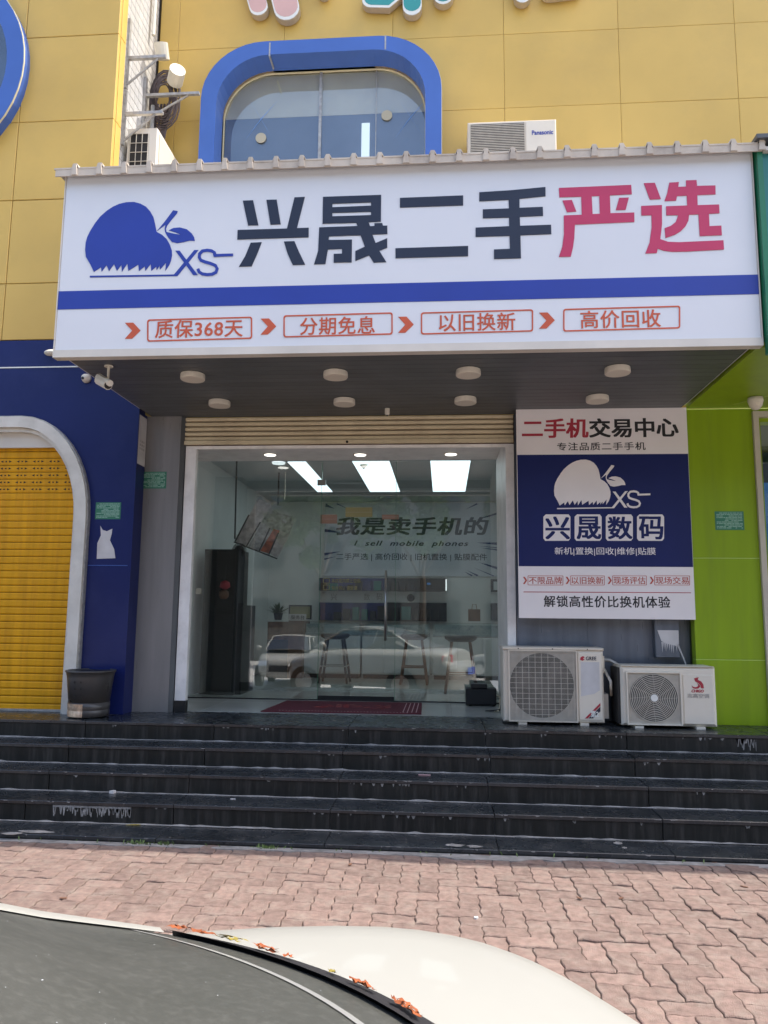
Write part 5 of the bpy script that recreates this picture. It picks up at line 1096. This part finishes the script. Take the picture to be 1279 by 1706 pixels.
    for k in range(5):
        s_ = k/4; u_ = -2.15-.75*s_; w_ = .50+.14*s_; z_ = zr-.04-(zr-.04-.97-tall)*s_
        for j in range(9): tt = -1+j/4; vv_.append(P(u_-.12*(1-tt*tt), w_*tt, z_+.03*(1-tt*tt)))
    q.add(vv_, [(i*9+j, i*9+j+1, (i+1)*9+j+1, (i+1)*9+j) for i in range(4) for j in range(8)]).build('windscreen', 'car_glass', t, smooth=True)
    for sd_ in (1, -1):
        q = MB(); q.add([P(-.12, sd_*.66, .99+tall), P(-.75, sd_*.60, zr-.09), P(-1.2, sd_*.565, zr-.045), P(-2.1, sd_*.55, zr-.06), P(-2.8, sd_*.66, .985+tall), P(-1.4, sd_*.675, .985+tall)], [(0,1,2,3,4,5)]); q.build('side_window', 'car_glass', t, fix=False)
        MB().tube([P(-1.12, sd_*.58, zr-.02), P(-1.25, sd_*.65, .99+tall)], .02, 6).build('door_pillar', 'car_white', t)
        MB().tube([P(-.7, sd_*.595, zr-.08), P(-1.2, sd_*.575, zr-.028), P(-2.12, sd_*.555, zr-.05), P(-2.88, sd_*.665, .98+tall)], .022, 6).build('roof_rail', 'car_white', t)
        MB().tube([P(-2.45, sd_*.85, 1.02+tall), P(-2.45, sd_*.98, 1.04+tall)], [.05,.075], 10).build('mirror', 'car_white', t, smooth=True)
        for u_ in (-.35, -3.0):
            c_ = P(u_, sd_*.80, .31); ax = Vector(P(0,1,0))-Vector(P(0,0,0)); a_ = Vector(c_)-ax*.09; b_ = Vector(c_)+ax*.09
            wh = MB().tube([a_, b_], .31, 24).build('wheel', 'tyre', t); MB().tube([a_-ax*.004, b_+ax*.004], .19, 16).build('rim', 'steel', wh)
        q = MB(); q.add([P(.47, sd_*.80, .72+tall), P(.615, sd_*.58, .74+tall), P(.60, sd_*.56, .90+tall), P(.46, sd_*.79, .88+tall)], [(0,1,2,3)]); q.build('tail_light', 'car_red', t, fix=False)
        q = MB(); q.add([P(-3.60, sd_*.76, .52+tall), P(-3.72, sd_*.50, .54+tall), P(-3.70, sd_*.48, .68+tall), P(-3.52, sd_*.77, .66+tall)], [(0,1,2,3)]); q.build('headlight', 'headlight', t, fix=False)
    q = MB(); q.add([P(-3.745, -.45, .36+tall), P(-3.745, .45, .36+tall), P(-3.745, .42, .55+tall), P(-3.745, -.42, .55+tall)], [(0,1,2,3)]); q.build('grille', 'black_plastic', t, fix=False)
    q = MB(); q.add([P(.79, -.22, .52+tall), P(.79, .22, .52+tall), P(.79, .22, .66+tall), P(.79, -.22, .66+tall)], [(0,1,2,3)]); q.build('number_plate', 'plate_blue', t, fix=False)
    return t, wpt, P
cr, wpt, CPF = car('parked_car', 'white sedan in the foreground with dusty rear window and petals along its black seal', (-.2, -6.3, 0), rad(20), group=None)
# petals along the seal
for i, (tt, l_, m, lb) in enumerate(((.985,.035,'petal','long curled orange petal at the far corner of the car seal'),(.93,.05,'petal','rusty orange petal beside the far corner of the car seal'),(.86,.055,'petal_yellow','thin yellow brown petal lying third along the car seal'),(.77,.05,'petal','orange brown petal in the upper half of the car seal'),(.71,.022,'petal','short crumpled red orange petal on the car seal'),(.60,.016,'petal_yellow','tiny round yellow bud on the car seal'),(.52,.045,'petal','crumpled orange petal just past the yellow bud'),(.42,.03,'petal','small orange petal above the last one on the seal'),(.385,.035,'petal','orange petal nearest the bottom of the photo on the seal'))):
    p0 = Vector(wpt(0, tt)); p1 = Vector(wpt(0, tt-.06)); d_ = (p1-p0).normalized(); o_ = Vector((math.cos(rad(20)), math.sin(rad(20)), 0))*.008; c_ = p0 + o_ + Vector((0,0,.007)); q = MB(); rr = random.Random(i+5)
    nn = 1 if l_ < .03 else 3
    for w2 in range(nn):
        ctr = []; off = rr.uniform(-.004, .004); s0 = rr.uniform(-.1, .1)
        for k in range(9): s_ = k/8-.5+s0; ctr.append(c_ + d_*(s_*l_) + Vector((rr.gauss(0,.0012)+off*.6, rr.gauss(0,.0012)+off, rr.uniform(0,.0025)+.001*w2)))
        wd = [.0004,.0018,.0030,.0036,.0028,.0034,.0026,.0014,.0003]; sd_ = Vector((-d_.y, d_.x, 0)); vv_ = []
        for k in range(9):
            tw = rr.uniform(-.9, .9); e_ = (sd_*math.cos(tw)+Vector((0,0,1))*math.sin(tw))*wd[k]*.75; vv_ += [ctr[k]-e_+Vector((0,0,.002)), ctr[k]+e_*rr.uniform(.6,1.3)+Vector((0,0,.002))]
        q.add(vv_, [(2*k, 2*k+1, 2*k+3, 2*k+2) for k in range(8)])
    tag(q.build('fallen_petal', m, org=c_, smooth=True), lb, 'petal', 'fallen petals on the car seal')
# cars seen only as reflections in the glass
car('parked_car', 'white sedan parked across the lot behind the camera, the one farthest right', (3.9, -19.5, -.3), rad(15), detail=False)
car('parked_car', 'tall white car facing the shop, reflected left of the door', (-4.75, -15.9, -.3), rad(-93), tall=.08, detail=False)
car('parked_car', 'white car farther back, its roof reflected between the two others', (-1.2, -21.0, -.3), rad(10), detail=False)
# trees and buildings behind the camera (seen in the reflections)
def tree(x, y, h, r, label, n=3200):
    t = thing('street_tree', label, 'tree', (x, y, -.5), group='street trees reflected in the glass'); rr = random.Random(int(x*10))
    MB().tube([(x, y, -.5), (x+.1, y, h*.35), (x-.05, y+.1, h*.6)], [.17, .13, .08], 8).build('trunk', 'bark', t, smooth=True); q = MB()
    for k in range(5): a = k*1.26; q.tube([(x, y, h*.38), (x+math.cos(a)*r*.6, y+math.sin(a)*r*.6, h*.7)], [.07, .03], 6)
    q.build('limb', 'bark', t); q = MB(); cl_ = [(x+rr.gauss(0, r*.5), y+rr.gauss(0, r*.5), h*.72+rr.gauss(0, h*.12), rr.uniform(.4, .9)) for _ in range(24)]
    for _ in range(n):
        cx, cy, cz, cr_ = rr.choice(cl_); d = Vector((rr.gauss(0,1), rr.gauss(0,1), rr.gauss(0,1))).normalized()*cr_*rr.uniform(.5,1); c = Vector((cx, cy, cz))+d; a = Vector((rr.gauss(0,1), rr.gauss(0,1), rr.gauss(0,.5))).normalized(); b = a.orthogonal().normalized(); s_ = rr.uniform(.10, .22)
        q.add([c-a*s_, c-b*s_*.5, c+a*s_, c+b*s_*.5], [(0,1,2,3)], rr.randrange(2))
    q.build('crown', ['leaf', 'leaf_light'], t, fix=False)
for x, y, h, r, lb in ((-1.0, -24.2, 9.6, 3.4, 'leafy street tree across the road, the one nearest the middle'), (3.6, -25.0, 10.0, 3.4, 'leafy street tree across the road, at the right'), (-5.6, -25.5, 9.6, 3.3, 'leafy street tree across the road, at the left'), (8.6, -25, 9, 2.4, 'leafy street tree across the road, farthest right'), (-10.5, -25, 9.5, 2.4, 'leafy street tree across the road, farthest left')): tree(x, y, h, r, lb)
ob = thing('opposite_building', 'plain grey building across the road, seen only in reflections', 'building', (0, -30, -.5)); MB().box(-30, 30, -36, -32, -.8, 12).build('wall', 'far_wall', ob)
wm = MB().box(-.9, .9, -32.0, -31.94, 0, 1.5).mesh('window', 'far_glass', (0, -30, -.5))
for i in range(-8, 9):
    for j in range(3): o = bpy.data.objects.new('window', wm); COL.objects.link(o); o.parent = ob; o.location = (i*3.2, 0, 1.5+j*3.2); ORG[o.name] = Vector()
